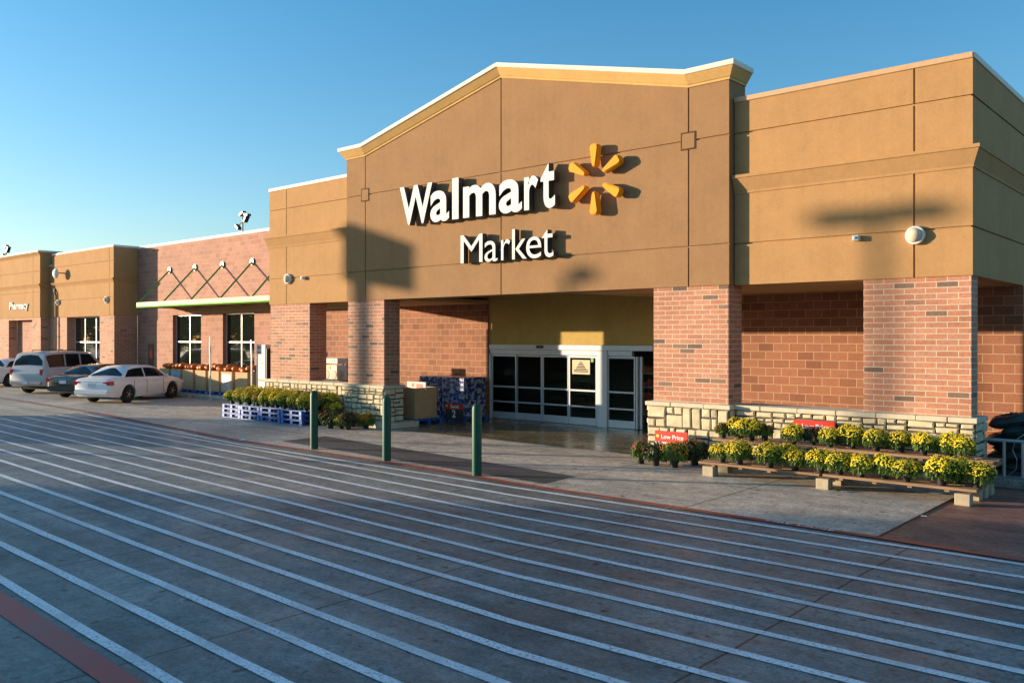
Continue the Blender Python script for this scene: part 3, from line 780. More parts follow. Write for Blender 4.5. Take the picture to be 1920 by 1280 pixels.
for ch, w in zip('Pharmacy', widths):
    ww = (x1-x0)*w/tot
    hi = 4.58 if ch in 'Ph' else 4.44; lo = 4.03 if ch == 'y' else 4.15
    glyph(ch, xx+.02, xx+ww-.03, lo, hi, yph, Y1-.005, M['white_letter'], 'letter', ps, bold=.02); xx += ww

# ------------------------------------------------------------------ wall lights, cameras, dish, floodlights
def wall_light(x, y, z, r, label):
    e = empty('wall_light', (x, y, z)); tag(e, label, 'wall light', 'round wall lights')
    mb = MB(); mb.lathe([(r*.2,0),(r,0),(r*1.02,-.05),(r*.97,-.085),(r*.80,-.09),(r*.78,-.07)], (0,0,0), 24, 'Y'); mb.build('rim', M['white'], e, smooth=True, world=False)
    mb = MB(); mb.lathe([(r*.77,-.07),(r*.77,-.085),(r*.68,-.12),(r*.45,-.15),(r*.15,-.165)], (0,0,0), 24, 'Y'); mb.build('lens', M['stone_cap'], e, smooth=True, world=False)
wall_light(xa(1714, YW-.1), YW, 4.41, .165, 'round wall light on the right wing above its brick pillar')
wall_light(xa(536.5, YW-.1), YW, 4.47, .165, 'round wall light on the left wing above the green canopy end')
wall_light(xa(197, Y2-.1), Y2, za(197,562,Y2), .17, 'round wall light between bay window and shaded corner')
wall_light(xa(106.5, Y2-.1), Y2, za(107,567,Y2), .15, 'round wall light beside the dark downspout')
def cam_box(px, py, label):
    x = xa(px, YW-.1); z = za(px, py, YW-.1)
    e = empty('security_camera', (x, YW, z)); tag(e, label, 'camera', 'small wall cameras')
    mb = MB(); mb.box((-.06,-.12,-.05),(.06,0,.05)); mb.build('housing', M['white'], e, bevel=.01, world=False)
    mb = MB(); mb.lathe([(.03,-.12),(.03,-.135),(.01,-.14)], (0,0,0), 12, 'Y'); mb.build('lens', M['grey_metal'], e, world=False)
cam_box(1604, 446, 'small white camera box under the blurred lamp shadow'); cam_box(566, 521, 'small white camera box on the left wing')
e = empty('globe_lamp', (xa(92,18.6), 19.2, za(92,512,18.6))); tag(e, 'large white round lamp on an arm between the two left bays', 'lamp')
mb = MB(); mb.lathe([(.05,-.05),(.28,0),(.40,.10),(.44,.16),(.40,.2),(.05,.22)], (0,-.55,0), 24, 'Y'); mb.build('globe', M['white'], e, smooth=True, world=False); e.scale = (.66, .66, .66)
mb = MB(); mb.path([(0,-.33,0),(.1,-.1,.05),(.15,.25,.05)], .05); mb.build('arm', M['grey_metal'], e, world=False)
def flood(px, py0, py1, Y, label):
    x = xa(px, Y); z0 = 6.3; z1 = za(px, py0, Y)
    e = empty('roof_floodlight', (x, Y, z0)); tag(e, label, 'floodlight', 'floodlight clusters on the roof')
    h = z1-z0
    mb = MB(); mb.tube((0,0,0),(0,0,h-.1),.035); mb.tube((-.35,0,h-.55),(.30,0,h-.25),.025); mb.build('mast', M['black'], e, world=False)
    for (dx, dz, rz) in ((-.42,-.62,40),(.30,-.30,-50),(-.02,-.02,-25),(.38,-.10,10)):
        mb = MB(); mb.box((dx-.17,-.1,h+dz-.06),(dx+.17,.12,h+dz+.06), Matrix.Rotation(R(rz),3,'Y')); mb.build('lamp_head', plain('lamp_black',(.02,.025,.04),.4), e, bevel=.01, world=False)
flood(455, 400, 430, 23, 'black floodlight cluster on the roof above the green canopy')
flood(12, 462, 476, 22.5, 'black floodlight cluster on the roof at the far left')

# ================================================================== BOLLARDS
def bollard(px, py, label):
    x, y = gnd(px, py); e = empty('bollard', (x, y+.08, .004)); tag(e, label, 'bollard', 'green bollards along the kerb')
    mb = MB(); mb.lathe([(.092,0),(.092,1.24),(.088,1.262)], (0,0,0), 24); mb.build('post', M['green_paint'], e, smooth=True, world=False)
    mb = MB(); mb.lathe([(.086,1.262),(.084,1.285),(.070,1.32),(.042,1.345),(.012,1.352)], (0,0,0), 24); mb.build('cap', M['green_paint'], e, smooth=True, world=False)
bollard(583.5, 842, 'green steel bollard nearest the blue crates, leftmost of the three')
bollard(719.5, 864, 'green steel bollard in front of the left stone pillar')
bollard(888.5, 892, 'green steel bollard in front of the glass doors, rightmost of the three')

# ================================================================== CHRYSANTHEMUMS
def mum_mesh(seed, kind, r=.25, nb=240, nl=700):
    rn = random.Random(seed)
    mb = MB(); bl = MB()
    sq_ = rn.uniform(.80, .94); ph = [rn.uniform(0, 6.28) for _ in range(4)]
    def rad(a, t): return r*(1+.12*math.sin(a*2+ph[0])+.09*math.sin(a*3+ph[1]+t*2)+.05*math.sin(a*5+ph[2]))
    for i in range(nl):
        a = rn.uniform(0, 6.283); t = math.acos(rn.uniform(-.6, 1)); k = rn.uniform(.45, 1)**.6
        R_ = rad(a, t)*k
        c = Vector((R_*math.sin(t)*math.cos(a), R_*math.sin(t)*math.sin(a), .235+R_*math.cos(t)*sq_))
        n_ = Vector((math.sin(t)*math.cos(a), math.sin(t)*math.sin(a), math.cos(t)+.3)) + Vector([rn.uniform(-.9,.9) for _ in range(3)])
        q = n_.to_track_quat('Z', 'Y'); s = rn.uniform(.022, .040); l = s*rn.uniform(1.2, 1.9)
        mb.bm.faces.new([mb.bm.verts.new(c+q@Vector(p)) for p in ((-s*.35,-l,0),(s*.5,-l*.2,.008),(0,l,0),(-s*.6,-l*.1,.008))])
    for i in range(int(nb)):
        a = rn.uniform(0, 6.283); t = math.acos(rn.uniform(-.05, 1)**1 if True else 0); k = rn.uniform(.95, 1.06)
        if rn.random() < .75-math.cos(t)*1.25: continue
        R_ = rad(a, t)*k
        c = Vector((R_*math.sin(t)*math.cos(a), R_*math.sin(t)*math.sin(a), .235+R_*math.cos(t)*sq_+.01))
        n_ = Vector((math.sin(t)*math.cos(a), math.sin(t)*math.sin(a), math.cos(t)+.35)) + Vector([rn.uniform(-.3,.3) for _ in range(3)])
        q = n_.to_track_quat('Z', 'Y'); s = rn.uniform(.012, .019)
        ct = bl.bm.verts.new(c+q@Vector((0,0,.010)))
        rg = [bl.bm.verts.new(c+q@Vector((s*math.cos(j*1.047), s*math.sin(j*1.047), 0))) for j in range(6)]
        for j in range(6): bl.bm.faces.new([ct, rg[j], rg[(j+1)%6]])
    for i in range(9):
        a = rn.uniform(0, 6.28); q_ = rn.uniform(.03,.12)
        mb.tube((.02*math.cos(a), .02*math.sin(a), .14), (q_*math.cos(a), q_*math.sin(a), .33), .004, n=4)
    return mb, bl
MUMS = {}
def mum_proto(kind, seed, leafm, bloomm, r=.25, nb=240):
    e = empty('potted_chrysanthemum')
    mb = MB(); mb.lathe([(.065,0),(.085,.13),(.092,.135),(.092,.155),(.080,.155),(.078,.14),(.01,.138)], (0,0,0), 16); mb.build('pot', M['pot'], e, smooth=True, world=False)
    f, b = mum_mesh(seed, kind, r, nb); f.build('foliage', leafm, e, fix=False, world=False); b.build('blooms', bloomm, e, fix=False, world=False)
    MUMS.setdefault(kind, []).append([e, False]); return e
for i in range(5): mum_proto('yellow', 10+i, M['leaf'], M['bloom_yellow'], .25+.010*(i%3), 520)
for i in range(2): mum_proto('red', 30+i, M['leaf'], M['bloom_red'], .20, 220)
for i in range(2): mum_proto('orange', 40+i, M['leaf'], M['bloom_orange'], .23, 230)
for i in range(2): mum_proto('green', 50+i, M['leaf_dark'], M['bloom_red'], .245, 60)
cnt = {'yellow':0,'red':0,'orange':0,'green':0}
def mum(kind, x, y, z, s, label, group):
    L = MUMS[kind]; k = cnt[kind] % len(L); cnt[kind] += 1
    pr = L[k]
    o = pr[0] if not pr[1] else copy_tree(pr[0])
    pr[1] = True
    o.location = (x, y, z); o.rotation_euler = (0, 0, random.uniform(0, 6.28)); s *= .88; o.scale = (s, s, s*random.uniform(.92, 1.02))
    o['label'] = label; o['category'] = 'potted plant'; o['group'] = group
    return o

# ================================================================== BENCHES on concrete blocks
def bench(x0, x1, y0, y1, ztop, zb_, label, blocks, name='plank_bench'):
    e = empty(name, ((x0+x1)/2, (y0+y1)/2, .004)); tag(e, label, 'bench')
    mb = MB(); n = 5; w = (y1-y0)/n
    for i in range(n):
        a = y0+i*w; mb.box((x0+random.uniform(-.02,.02), a+.008, ztop-.045), (x1+random.uniform(-.02,.02), a+w-.008, ztop+random.uniform(-.004,.004)))
    mb.build('plank_top', M['wood'], e, bevel=.004)
    mb = MB(); x = x0+.25
    while x < x1: mb.box((x, y0+.06, ztop-.085), (x+.07, y1-.02, ztop-.046)); x += .55
    mb.build('cross_slats', M['wood'], e)
    for bx in blocks:
        z = .0; rows = max(1, round((ztop-.085)/.19))
        for k in range(rows):
            h = (ztop-.085)/rows
            for yy in (y0+.0, y1-.22):
                mb = MB(); mb.box((bx, yy, z+.002), (bx+.22, yy+.20, z+h)); mb.build('block_leg', M['block'], e, bevel=.008)
            z += h
lb0 = gnd(1333, 893)[0]; 
bench(-8.15, -5.82, 14.6, 15.4, .27, 0, 'low weathered plank bench, left one, holding yellow chrysanthemums', [-8.05])
bench(-5.78, -3.42, 14.62, 15.42, .27, 0, 'low weathered plank bench, right one, ending at the brown pavement', [-5.90, -3.72])
bench(-8.35, -5.9, 15.5, 16.1, .60, 0, 'upper plank bench against the stone wall, left half', [-8.2])
bench(-5.87, -3.36, 15.5, 16.1, .60, 0, 'upper plank bench against the stone wall, right half', [-5.95, -3.7])
def on_shelf(px, py, z): 
    return gnd(px, py, z)
lower = [(1354,866,'yellow',.9),(1386,873,'yellow',1.05),(1443,877,'yellow',1.05),(1475,868,'yellow',.95),(1491,884,'yellow',1.0),(1538,889,'yellow',.95),(1574,893,'yellow',.95),
         (1614,897,'yellow',.95),(1658,897,'yellow',1.0),(1700,907,'yellow',.92),(1766,915,'yellow',1.08),(1797,905,'yellow',.95),(1832,913,'yellow',1.0)]
upper = [(1356,821,'red',.85),(1387,824,'yellow',1.08),(1408,820,'yellow',1.08),(1434,828,'red',.90),(1487,832,'yellow',.95),(1524,836,'green',.85),(1556,838,'yellow',.88),
         (1597,841,'yellow',1.0),(1643,845,'yellow',1.0),(1689,849,'yellow',.92),(1732,852,'yellow',.92),(1781,855,'yellow',.98),(1803,858,'yellow',.9)]
ordn = ['first','second','third','fourth','fifth','sixth','seventh','eighth','ninth','tenth','eleventh','twelfth','thirteenth']
for i, (px, py, k, s) in enumerate(lower):
    x, y = on_shelf(px, py, .27); y = min(max(y, 14.72), 15.33); x = xa(px, y)
    mum(k, x, y, .272, s, 'yellow chrysanthemum on the low plank benches, %s pot from their left end' % ordn[i], 'chrysanthemums on the low benches')
for i, (px, py, k, s) in enumerate(upper):
    y = 15.66 + .1*(i % 2); x = xa(px, y)
    c = {'yellow':'yellow','red':'rust red','green':'mostly green'}[k]
    mum(k, x, y, .602, s, '%s chrysanthemum on the upper bench, %s pot from its left end' % (c, ordn[i]), 'chrysanthemums on the upper bench')
for px, py, k, s, l in ((1201,869,'red',1.0,'rust topped chrysanthemum on the pavement nearest the open doorway'),(1229,873,'green',1.0,'dark budding chrysanthemum on the pavement under the left end of the red sign'),
        (1264,876,'orange',1.05,'pale flowering chrysanthemum on the pavement in front of the red sign'),(1303,872,'green',1.05,'reddish budding chrysanthemum on the pavement beside the low bench'),(1246,862,'red',.8,'rust red chrysanthemum hidden behind the pavement row by the red sign')):
    x, y = gnd(px, py); mum(k, x, y, .006, s*1.22, l, 'chrysanthemums on the pavement by the right pillar')
for px, py, k, s, l in ((652,805,'green',1.1,'large budding chrysanthemum on the pavement right of the first bollard'),(619,803,'green',1.15,'dark green chrysanthemum on the pavement just right of the first bollard'),
        (640,804,'yellow',.85,'small yellow chrysanthemum in front of the left stone pillar'),(686,801,'orange',1.0,'orange and green chrysanthemum at the foot of the left stone pillar'),
        (604,797,'green',1.0,'dull chrysanthemum on the pavement behind the first bollard'),(660,794,'red',1.0,'dark red chrysanthemum close against the left stone pillar')):
    x, y = gnd(px, py); y = min(y, YF-.45); x = xa(px, y); mum(k, x, y, .006, s*1.2, l, 'chrysanthemums on the pavement by the left pillar')

# ================================================================== BLUE PALLETS with chrysanthemums
def pallet_mesh(w=1.05, d=1.05, h=.14):
    mb = MB()
    for i in range(3):
        y = i*(d-.10)/2
        for k in range(3):
            x = k*(w-.12)/2; mb.box((x, y, .025), (x+.12, y+.10, h-.025))
        mb.box((0, y-.001, 0), (w, y+.101, .025)); 
    for i in range(7):
        y = i*(d-.09)/6; mb.box((0, y, h-.024), (w, y+.09, h))
    for k in range(3):
        x = k*(w-.12)/2; mb.box((x+.001, .001, h-.045), (x+.119, d-.001, h-.025))
    return mb
pal = pallet_mesh().build('blue_pallet', M['blue_plastic'], bevel=.004)
first = [True]
def pallet(x, y, z, label, group, rz=0, sx=1):
    o = pal if first[0] else pal.copy()
    if not first[0]: COL.objects.link(o)
    first[0] = False
    o.location = (x, y, z); o.rotation_euler = (0, 0, rz); o.scale = (sx, sx, 1)
    tag(o, label, 'pallet', group); return o
lv = ['bottom', 'middle', 'top']; colnm = ['leftmost', 'second from left', 'third from left', 'rightmost']
PX0 = -25.65
for c in range(4):
    for l in range(3):
        pallet(PX0+c*1.09+random.uniform(-.012,.012), 15.05+random.uniform(-.015,.015), .005+l*.143, 'blue pallet at the %s of the %s stack under the chrysanthemums' % (lv[l], colnm[c]), 'blue pallets under the left flower display')
for l in range(2): pallet(-21.2, 15.62, .005+l*.143, 'blue pallet at the %s of the short stack beside the stone pillar' % lv[l*2], 'short blue pallet stack', sx=.62)
rowsn = ['front', 'second', 'back']
for r_ in range(3):
    for c in range(9):
        k = 'orange' if (r_ == 2 and c > 3 and c % 2) or (c + r_*2) % 7 == 3 else 'yellow'
        x = PX0+.25+c*.50+random.uniform(-.05,.05)+r_*.06; y = 15.25+r_*.36; z = .436 + (r_*.05)
        cn = 'golden orange' if k == 'orange' else 'yellow'
        mum(k, x, y, .436, 1.08+.12*r_, '%s chrysanthemum in the %s row on the blue pallets, %s from the left' % (cn, rowsn[r_], ordn[c]), 'chrysanthemums on the blue pallets')
for x, y, k, l in ((-21.05,15.8,'orange','left'),(-20.75,15.85,'yellow','right')):
    mum(k, x, y, .292, .95, '%s chrysanthemum on the short pallet stack beside the stone pillar' % ('golden orange' if k=='orange' else 'pale yellow'), 'chrysanthemums beside the stone pillar')

# ================================================================== SALE SIGNS
def sale_sign(px, py, Y, w, z0, z1, label, txt, tilt=0, black=False, num=None):
    x = xa(px, Y); e = empty('sale_sign', (x, Y, 0.004)); tag(e, label, 'sign')
    hh = z1-z0
    mb = MB(); mb.box((-w/2, 0, z1-.17 if black else z0+hh*.45), (w/2, .03, z1)); mb.build('header', M['red_sign'], e, bevel=.004, world=False)
    mb = MB(); mb.box((-w/2+.005, .005, z0), (w/2-.005, .03, (z1-.172) if black else z0+hh*.448)); mb.build('board', M['ink'] if black else M['white'], e, world=False)
    mb = MB(); mb.box((-w/2+.02, .03, 0), (-w/2+.05, .05, z1-.02)); mb.box((w/2-.05, .03, 0), (w/2-.02, .05, z1-.02)); mb.build('stand', M['black'], e, world=False)
    mt = Matrix.Rotation(R(90), 4, 'X')
    zt_ = z1-.12 if black else z0+hh*.62
    word(txt, .125, M['white'], 'lettering', e, Matrix.Translation((.03, -.003, zt_)) @ mt, bold=.003, xs=1.05)
    mb = MB(); mb.lathe([(.0,-.004),(.035,-.004),(.03,-.001)], (-w/2+.07, 0, zt_+.05), 10, 'Y'); mb.build('emblem', M['yellow'], e, world=False)
    if num: word(num, .30 if black else .22, M['white'] if black else M['ink'], 'price', e, Matrix.Translation((0, -.001, z0+.06 if black else z0+.02)) @ mt, bold=.008)
    return e
sale_sign(1258, 815, 15.85, .78, .20, .62, 'red sale sign with white lettering on the pavement against the right stone pillar', 'Low Price', num='$5')
sale_sign(1526, 793, 16.28, .80, .58, 1.00, 'orange-red sale sign behind the upper row of chrysanthemums', 'Low Price', num='$5')
sale_sign(851, 770, 18.55, .74, .12, .58, 'red and black price sign in front of the blue drink cases', 'Special', black=True, num='2')

# ================================================================== GOODS by the left pillar
def bin_(x, y, z, w, d, h, label, group=None, panel=None):
    e = empty('cardboard_bin', (x, y, z)); tag(e, label, 'bin', group)
    mb = MB(); t = .025
    for a, b in (((0,0,0),(w,t,h)),((0,d-t,0),(w,d,h)),((0,t,0),(t,d-t,h)),((w-t,t,0),(w,d-t,h)),((t,t,.0),(w-t,d-t,h-.12))): mb.box(a, b)
    mb.build('carton', M['card'], e, bevel=.006, world=False)
    if panel:
        mb = MB(); mb.box((w*.12,-.004,h*.12),(w*.88,-.001,h*.88)); mb.build('printed_panel', panel, e, world=False)
    return e
pallet(-20.05, 17.45, .01, 'blue pallet under the single cardboard bin behind the left stone pillar', 'pallets inside the porch')
bin_(-19.98, 17.5, .155, .84, .9, .92, 'tall brown cardboard bin standing just behind the left stone pillar')
red_goods = empty('sale_card', (-19.5, 17.9, 1.10)); tag(red_goods, 'white and red header card standing in the cardboard bin behind the pillar', 'card')
mb = MB(); mb.box((-.42,-.01,-.1),(.42,.01,.14)); mb.build('card', M['white'], red_goods, world=False)
mb = MB(); mb.box((.0,-.014,-.05),(.28,-.011,.08)); mb.box((-.2,-.014,-.02),(-.1,-.011,.1)); mb.build('printed_panel', M['red_sign'], red_goods, world=False)
for i, (x, w) in enumerate(((-20.55, .98), (-19.52, .98))):
    pallet(x-.02, 18.98, .01, 'blue pallet under the %s stack of blue drink cases' % ('left', 'right')[i], 'pallets inside the porch', sx=.98)
    mb = MB(); rn = random.Random(5+i)
    for lvl in range(9):
        for a in range(3):
            for b in range(2):
                j = rn.uniform(-.01, .01)
                mb.box((x+a*.325+j, 18.97+b*.49+rn.uniform(-.012,.006), .155+lvl*.133), (x+a*.325+.318+j, 18.97+b*.49+.48, .155+lvl*.133+.129))
    o = mb.build('drink_cases', M['cases'], bevel=.012); tag(o, '%s stack of shrink-wrapped blue drink cases against the porch wall' % ('left', 'right')[i], 'drink cases', 'stacked drink cases')
# rack behind the low wall of the left wing
rk = empty('display_rack', (xa(615, 18), 18.0, .01)); tag(rk, 'white display rack with header boards behind the low stone wall', 'rack')
xL, xR_ = xa(583,18), xa(652,18)
mb = MB()
for x in (xL+.03, (xL+xR_)/2, xR_-.03): mb.tube((x, 18.0, .01), (x, 18.0, 1.9), .025); mb.tube((x, 18.6, .01), (x, 18.6, 1.7), .025)
mb.box((xL, 17.98, 1.08), (xR_, 18.62, 1.13)); mb.build('frame', M['black'], rk)
mb = MB(); mb.box((xL, 17.94, 1.18), (xR_, 17.975, 1.66)); mb.build('front_panel', M['white'], rk)
mb = MB(); rn = random.Random(3)
for i in range(5):
    cx_ = xL+.2+i*.38
    mb.lathe([(.05,17.925),(.15,17.93),(.16,17.938)], (cx_, 0, 1.33), 14, 'Y')
mb.build('printed_rounds', plain('tan_print', (.55,.45,.30), .6), rk)
mb = MB(); mb.box((xL, 17.95, 1.70), (xL+.62, 17.98, 2.12)); mb.build('header_board', M['white'], rk)
mb = MB(); mb.box((xL+.72, 17.95, 1.70), (xR_, 17.98, 1.88)); h2 = mb.build('header_board', M['white'], rk)
mb = MB(); mb.box((xL+1.05, 17.945, 1.73), (xL+1.4, 17.949, 1.86)); mb.build('blue_print', plain('pale_blue', (.25,.5,.55), .6), rk)
mb = MB(); mb.lathe([(.0,17.93),(.07,17.93),(.07,17.939)], (xL+1.1, 0, 1.57), 14, 'Y'); mb.build('yellow_sticker', M['yellow'], rk)
# tall printed display stand left of the left wing
dsx = xa(489, 18.4)
ds = empty('display_stand', (dsx, 18.4, .15)); tag(ds, 'tall white printed display stand beside the left brick pillar', 'display stand')
mb = MB(); mb.box((-.30,0,.0),(.30,.35,2.15)); mb.build('cabinet', M['white'], ds, bevel=.01, world=False)
mb = MB(); 
for i in range(5): mb.box((-.20,-.006,2.0-i*.19),(.10+.03*(i%2),-.002,2.08-i*.19))
mb.build('grey_print', plain('grey_print', (.30,.30,.38), .6), ds, world=False)
mb = MB(); mb.box((-.24,-.006,.78),(.24,-.002,.86)); mb.box((-.24,-.006,.55),(.1,-.002,.60)); mb.build('orange_print', M['bloom_orange'], ds, world=False)
mb = MB(); mb.box((.305,.02,.1),(.36,.33,2.0)); mb.build('side_panel', M['black'], ds, world=False)

# ================================================================== PUMPKIN BINS
def pumpkin_mesh():
    mb = MB(); n, m = 20, 9; rings = []
    for j in range(m+1):
        t = math.pi*j/m
        ring = []
        for i in range(n):
            a = 2*math.pi*i/n; rr = .15*math.sin(t)*(1+.07*math.cos(a*8)); ring.append(mb.bm.verts.new((rr*math.cos(a), rr*math.sin(a), .11+.105*math.cos(t)*(1-.25*math.exp(-((math.sin(t))**2)*9)))))
        rings.append(ring)
    for A, B in zip(rings, rings[1:]):
        for i in range(n): mb.bm.faces.new([A[i], A[(i+1)%n], B[(i+1)%n], B[i]])
    bmesh.ops.remove_doubles(mb.bm, verts=mb.bm.verts, dist=.0005)
    return mb
pk = pumpkin_mesh().build('pumpkin', M['pumpkin'], smooth=True)
mb = MB(); mb.tube((0,0,.18),(.02,.01,.25),.018,.012,n=6); mb.build('stem', M['stem'], pk, world=False)
pfirst = [True]; YBIN = 19.35
binspec = [(298,318),(319,340),(341,363),(365,387),(389,412),(413,437),(440,466)]
for i, (a, b) in enumerate(binspec):
    x0 = xa(a, YBIN); w = xa(b, YBIN)-x0
    w = min(w, 1.12)
    if i != 1: pallet(x0-.02, YBIN-.02, .152, 'blue pallet under the %s pumpkin bin from the left' % ordn[i], 'blue pallets under the pumpkin bins', sx=.97)
    else: pallet(x0-.02, YBIN-.02, .152, 'blue pallet under the blue and white printed pumpkin bin', 'blue pallets under the pumpkin bins', sx=.97)
    pan = {1: plain('blue_panel', (.22,.42,.62), .5, var=.3, sc=3), 5: plain('picture_panel', (.55,.45,.40), .5, var=.5, sc=6)}.get(i)
    lab = ['cardboard pumpkin bin nearest the white sedan, leftmost of the row','blue and white printed pumpkin bin near the white sedan','plain cardboard pumpkin bin just right of the blue printed one',
           'plain cardboard pumpkin bin left of the thin sign post','cardboard pumpkin bin directly behind the thin sign post','pumpkin bin with a colour picture on its front','plain cardboard pumpkin bin nearest the flowers, rightmost of the row'][i]
    bin_(x0+w*.04, YBIN, .295, w*.88, .95, .86, lab, 'cardboard pumpkin bins', pan)
    spots = [(.2,.2),(.52,.16),(.82,.22),(.35,.5),(.7,.52)]
    for k, (u, v_) in enumerate(spots):
        o = pk if pfirst[0] else copy_tree(pk); pfirst[0] = False
        o.location = (x0+w*(.04+u*.88), YBIN+.95*v_, .295+.80+random.uniform(0,.12)); s = random.uniform(.95, 1.25); o.scale = (s, s, s); o.rotation_euler = (random.uniform(-.4,.4), random.uniform(-.4,.4), random.uniform(0,6))
        tag(o, 'orange pumpkin heaped in the %s cardboard bin from the left' % ordn[i], 'pumpkin', 'pumpkins in bin %s' % ordn[i])

# ================================================================== SIGN POSTS
def sign_post(px, basepy, label, two):
    x, y = gnd(px, basepy); e = empty('sign_post', (x, y, .004)); tag(e, label, 'sign post', 'parking sign posts')
    mb = MB(); mb.tube((0,0,0),(0,0,2.2),.028); mb.build('post', M['galv'], e, world=False)
    rot = Matrix.Rotation(R(-25), 3, 'Z')
    if two:
        mb = MB(); mb.lathe([(.0,-.03),(.15,-.03),(.15,-.012),(.0,-.012)], (0,0,2.48), 16, 'Y')
        for v in mb.bm.verts: v.co = rot @ v.co
        mb.build('round_panel', M['white'], e, world=False)
        mb = MB(); mb.box((-.15,-.035,1.95),(.15,-.015,2.36), rot, (0,0,2.1)); mb.build('sign_panel', M['white'], e, world=False)
    else:
        mb = MB(); mb.box((-.15,-.035,1.98),(.15,-.015,2.48), rot, (0,0,2.1)); mb.build('sign_panel', M['white'], e, world=False)
sign_post(394.5, 754, 'thin steel sign post with a rounded white sign in front of the pumpkin bins', True)
x_, y_ = xa(472, 18.0), 18.0
sign_post(472, 760, 'thin steel sign post with a square white sign beside the tall display stand', False)

# ================================================================== CARTS
def cart():
    e = empty('shopping_cart')
    mb = MB(); w0, w1 = .22, .28
    def P(x, t, z): return (x*(w0+(w1-w0)*t), -.42+.84*t, z)
    for z0_, z1_ in ((.55,.45),(.68,.66),(.80,.90)):
        for s in (-1, 1): mb.tube(P(s,0,z0_), P(s,1,z1_), .012, n=5)
        mb.tube(P(-1,0,z0_), P(1,0,z0_), .012, n=5); mb.tube(P(-1,1,z1_), P(1,1,z1_), .012, n=5)
    for i in range(8):
        t = i/7
        for s in (-1, 1): mb.tube(P(s,t,.55-.1*t), P(s,t,.80+.1*t), .006, n=4)
        mb.tube(P(-1,t,.55-.1*t), P(1,t,.55-.1*t), .006, n=4)
    mb.build('basket', M['galv'], e, world=False)
    mb = MB()
    for s in (-1, 1): mb.path([(s*.25,.45,.95),(s*.25,.30,.15),(s*.20,-.35,.15),(s*.2,-.40,.5)], .014, 5)
    mb.build('chassis', M['galv'], e, world=False)
    mb = MB(); mb.tube((-.27,.47,.98),(.27,.47,.98),.018, n=6); mb.build('handle', M['blue_plastic'], e, world=False)
    for s in (-1, 1):
        for y in (-.33, .28):
            mb = MB(); mb.tube((s*.2-.015,y,.06),(s*.2+.015,y,.06),.06, n=10); mb.build('wheel', M['tyre'], e, world=False)
    return e
ct0 = cart(); cfirst = True
for i, px in enumerate((184,194,204,216,228,240)):
    o = ct0 if cfirst else copy_tree(ct0); cfirst = False
    Yc = 18.3 if px < 212 else 18.4
    o.location = (xa(px, Yc), Yc, .005); o.rotation_euler = (0,0,R(90))
    tag(o, 'wire shopping cart parked by the shaded brick corner behind the cars, %s from the left' % ordn[i], 'shopping cart', 'shopping carts by the brick corner')
for i, px in enumerate((4, 12)):
    o = copy_tree(ct0); o.location = (xa(px, 18.2), 18.2, .005); o.rotation_euler = (0,0,R(90))
    tag(o, ('wire shopping cart at the very left edge under the pharmacy sign', 'wire shopping cart behind the leftmost white car')[i], 'shopping cart', 'shopping carts under the pharmacy sign')

# ================================================================== RIGHT EDGE: rail and dark bags
rl = empty('pipe_rail', (-3.3, 17.1, 0)); tag(rl, 'grey pipe rail on a low concrete kerb at the right edge', 'railing')
a0 = gnd(1850, 893); 
ry = 17.05
def rx(px): return xa(px, ry)
mb = MB()
zr = za(1850, 823, ry)
mb.path([(rx(1847), ry, .15), (rx(1847), ry, zr-.05), (rx(1849), ry, zr-.01), (rx(1852), ry, zr), (rx(2010), ry, zr)], .03)
mb.build('top_rail', M['galv'], rl, smooth=True)
for px in (1883, 1918, 1953, 1988):
    mb = MB(); mb.tube((rx(px), ry, .15), (rx(px), ry, zr), .026); mb.build('post', M['galv'], rl, smooth=True)
mb = MB(); mb.box((rx(1866), ry-.28, .004), (rx(2010), ry+.2, .17)); mb.build('kerb_base', M['curb_blue'], rl, bevel=.02)
rn = random.Random(11)
def bag_mesh(seed):
    mb = MB(); bm = mb.bm; nx, ny = 22, 14
    from mathutils import noise as mn
    for side in (1, -1):
        g = []
        for i in range(nx+1):
            row = []
            for j in range(ny+1):
                u, v = i/nx*2-1, j/ny*2-1
                e = max(0, (1-abs(u)**3.2)*(1-abs(v)**3.0))**.5
                w = mn.noise(Vector((u*2.2+seed*9, v*1.7, side)))*.35 + abs(mn.noise(Vector((u*6+seed, v*5, side*3+seed))))*.30
                row.append(bm.verts.new((u*.40, v*.27, side*.115*e*(1+w) + .02*mn.noise(Vector((u*2, v*2, seed))))))
            g.append(row)
        for i in range(nx):
            for j in range(ny): bm.faces.new([g[i][j], g[i+1][j], g[i+1][j+1], g[i][j+1]])
    bmesh.ops.remove_doubles(bm, verts=bm.verts, dist=.0015)
    return mb
k = 0
bagprotos = [bag_mesh(s_).build('dark_bag', M['bag'], smooth=True) for s_ in (1, 2, 3, 4)]
for lay in range(7):
    for cxi in range(5):
        o = bagprotos[k] if k < 4 else bagprotos[k % 4].copy()
        if k >= 4: COL.objects.link(o)
        o.location = (-3.52+cxi*.60+(lay%2)*.16+rn.uniform(-.05,.05), 17.72+rn.uniform(-.05,.05), .12+lay*.162+rn.uniform(-.015,.015)); o.rotation_euler = (rn.uniform(-.2,.2), rn.uniform(-.22,.22), rn.uniform(-.35,.35))
        tag(o, 'dark wrinkled plastic bag in the %s layer of the heap behind the pipe rail' % (ordn[lay]), 'bag', 'dark bags heaped behind the rail, layer %d' % (lay+1)); k += 1
nt_ = MB()
for i in range(9):
    x0_ = -3.6+i*.27; pts = [(x0_+.12*math.sin(t*1.3+i)+t*.07, 17.36-.03*abs(math.sin(t+i)), .1+t*.17) for t in range(7)]
    nt_.path(pts, .008, 5)
o = nt_.build('binding_cord', M['galv']); tag(o, 'pale cord lashed over the heap of dark bags at the right edge', 'cord')

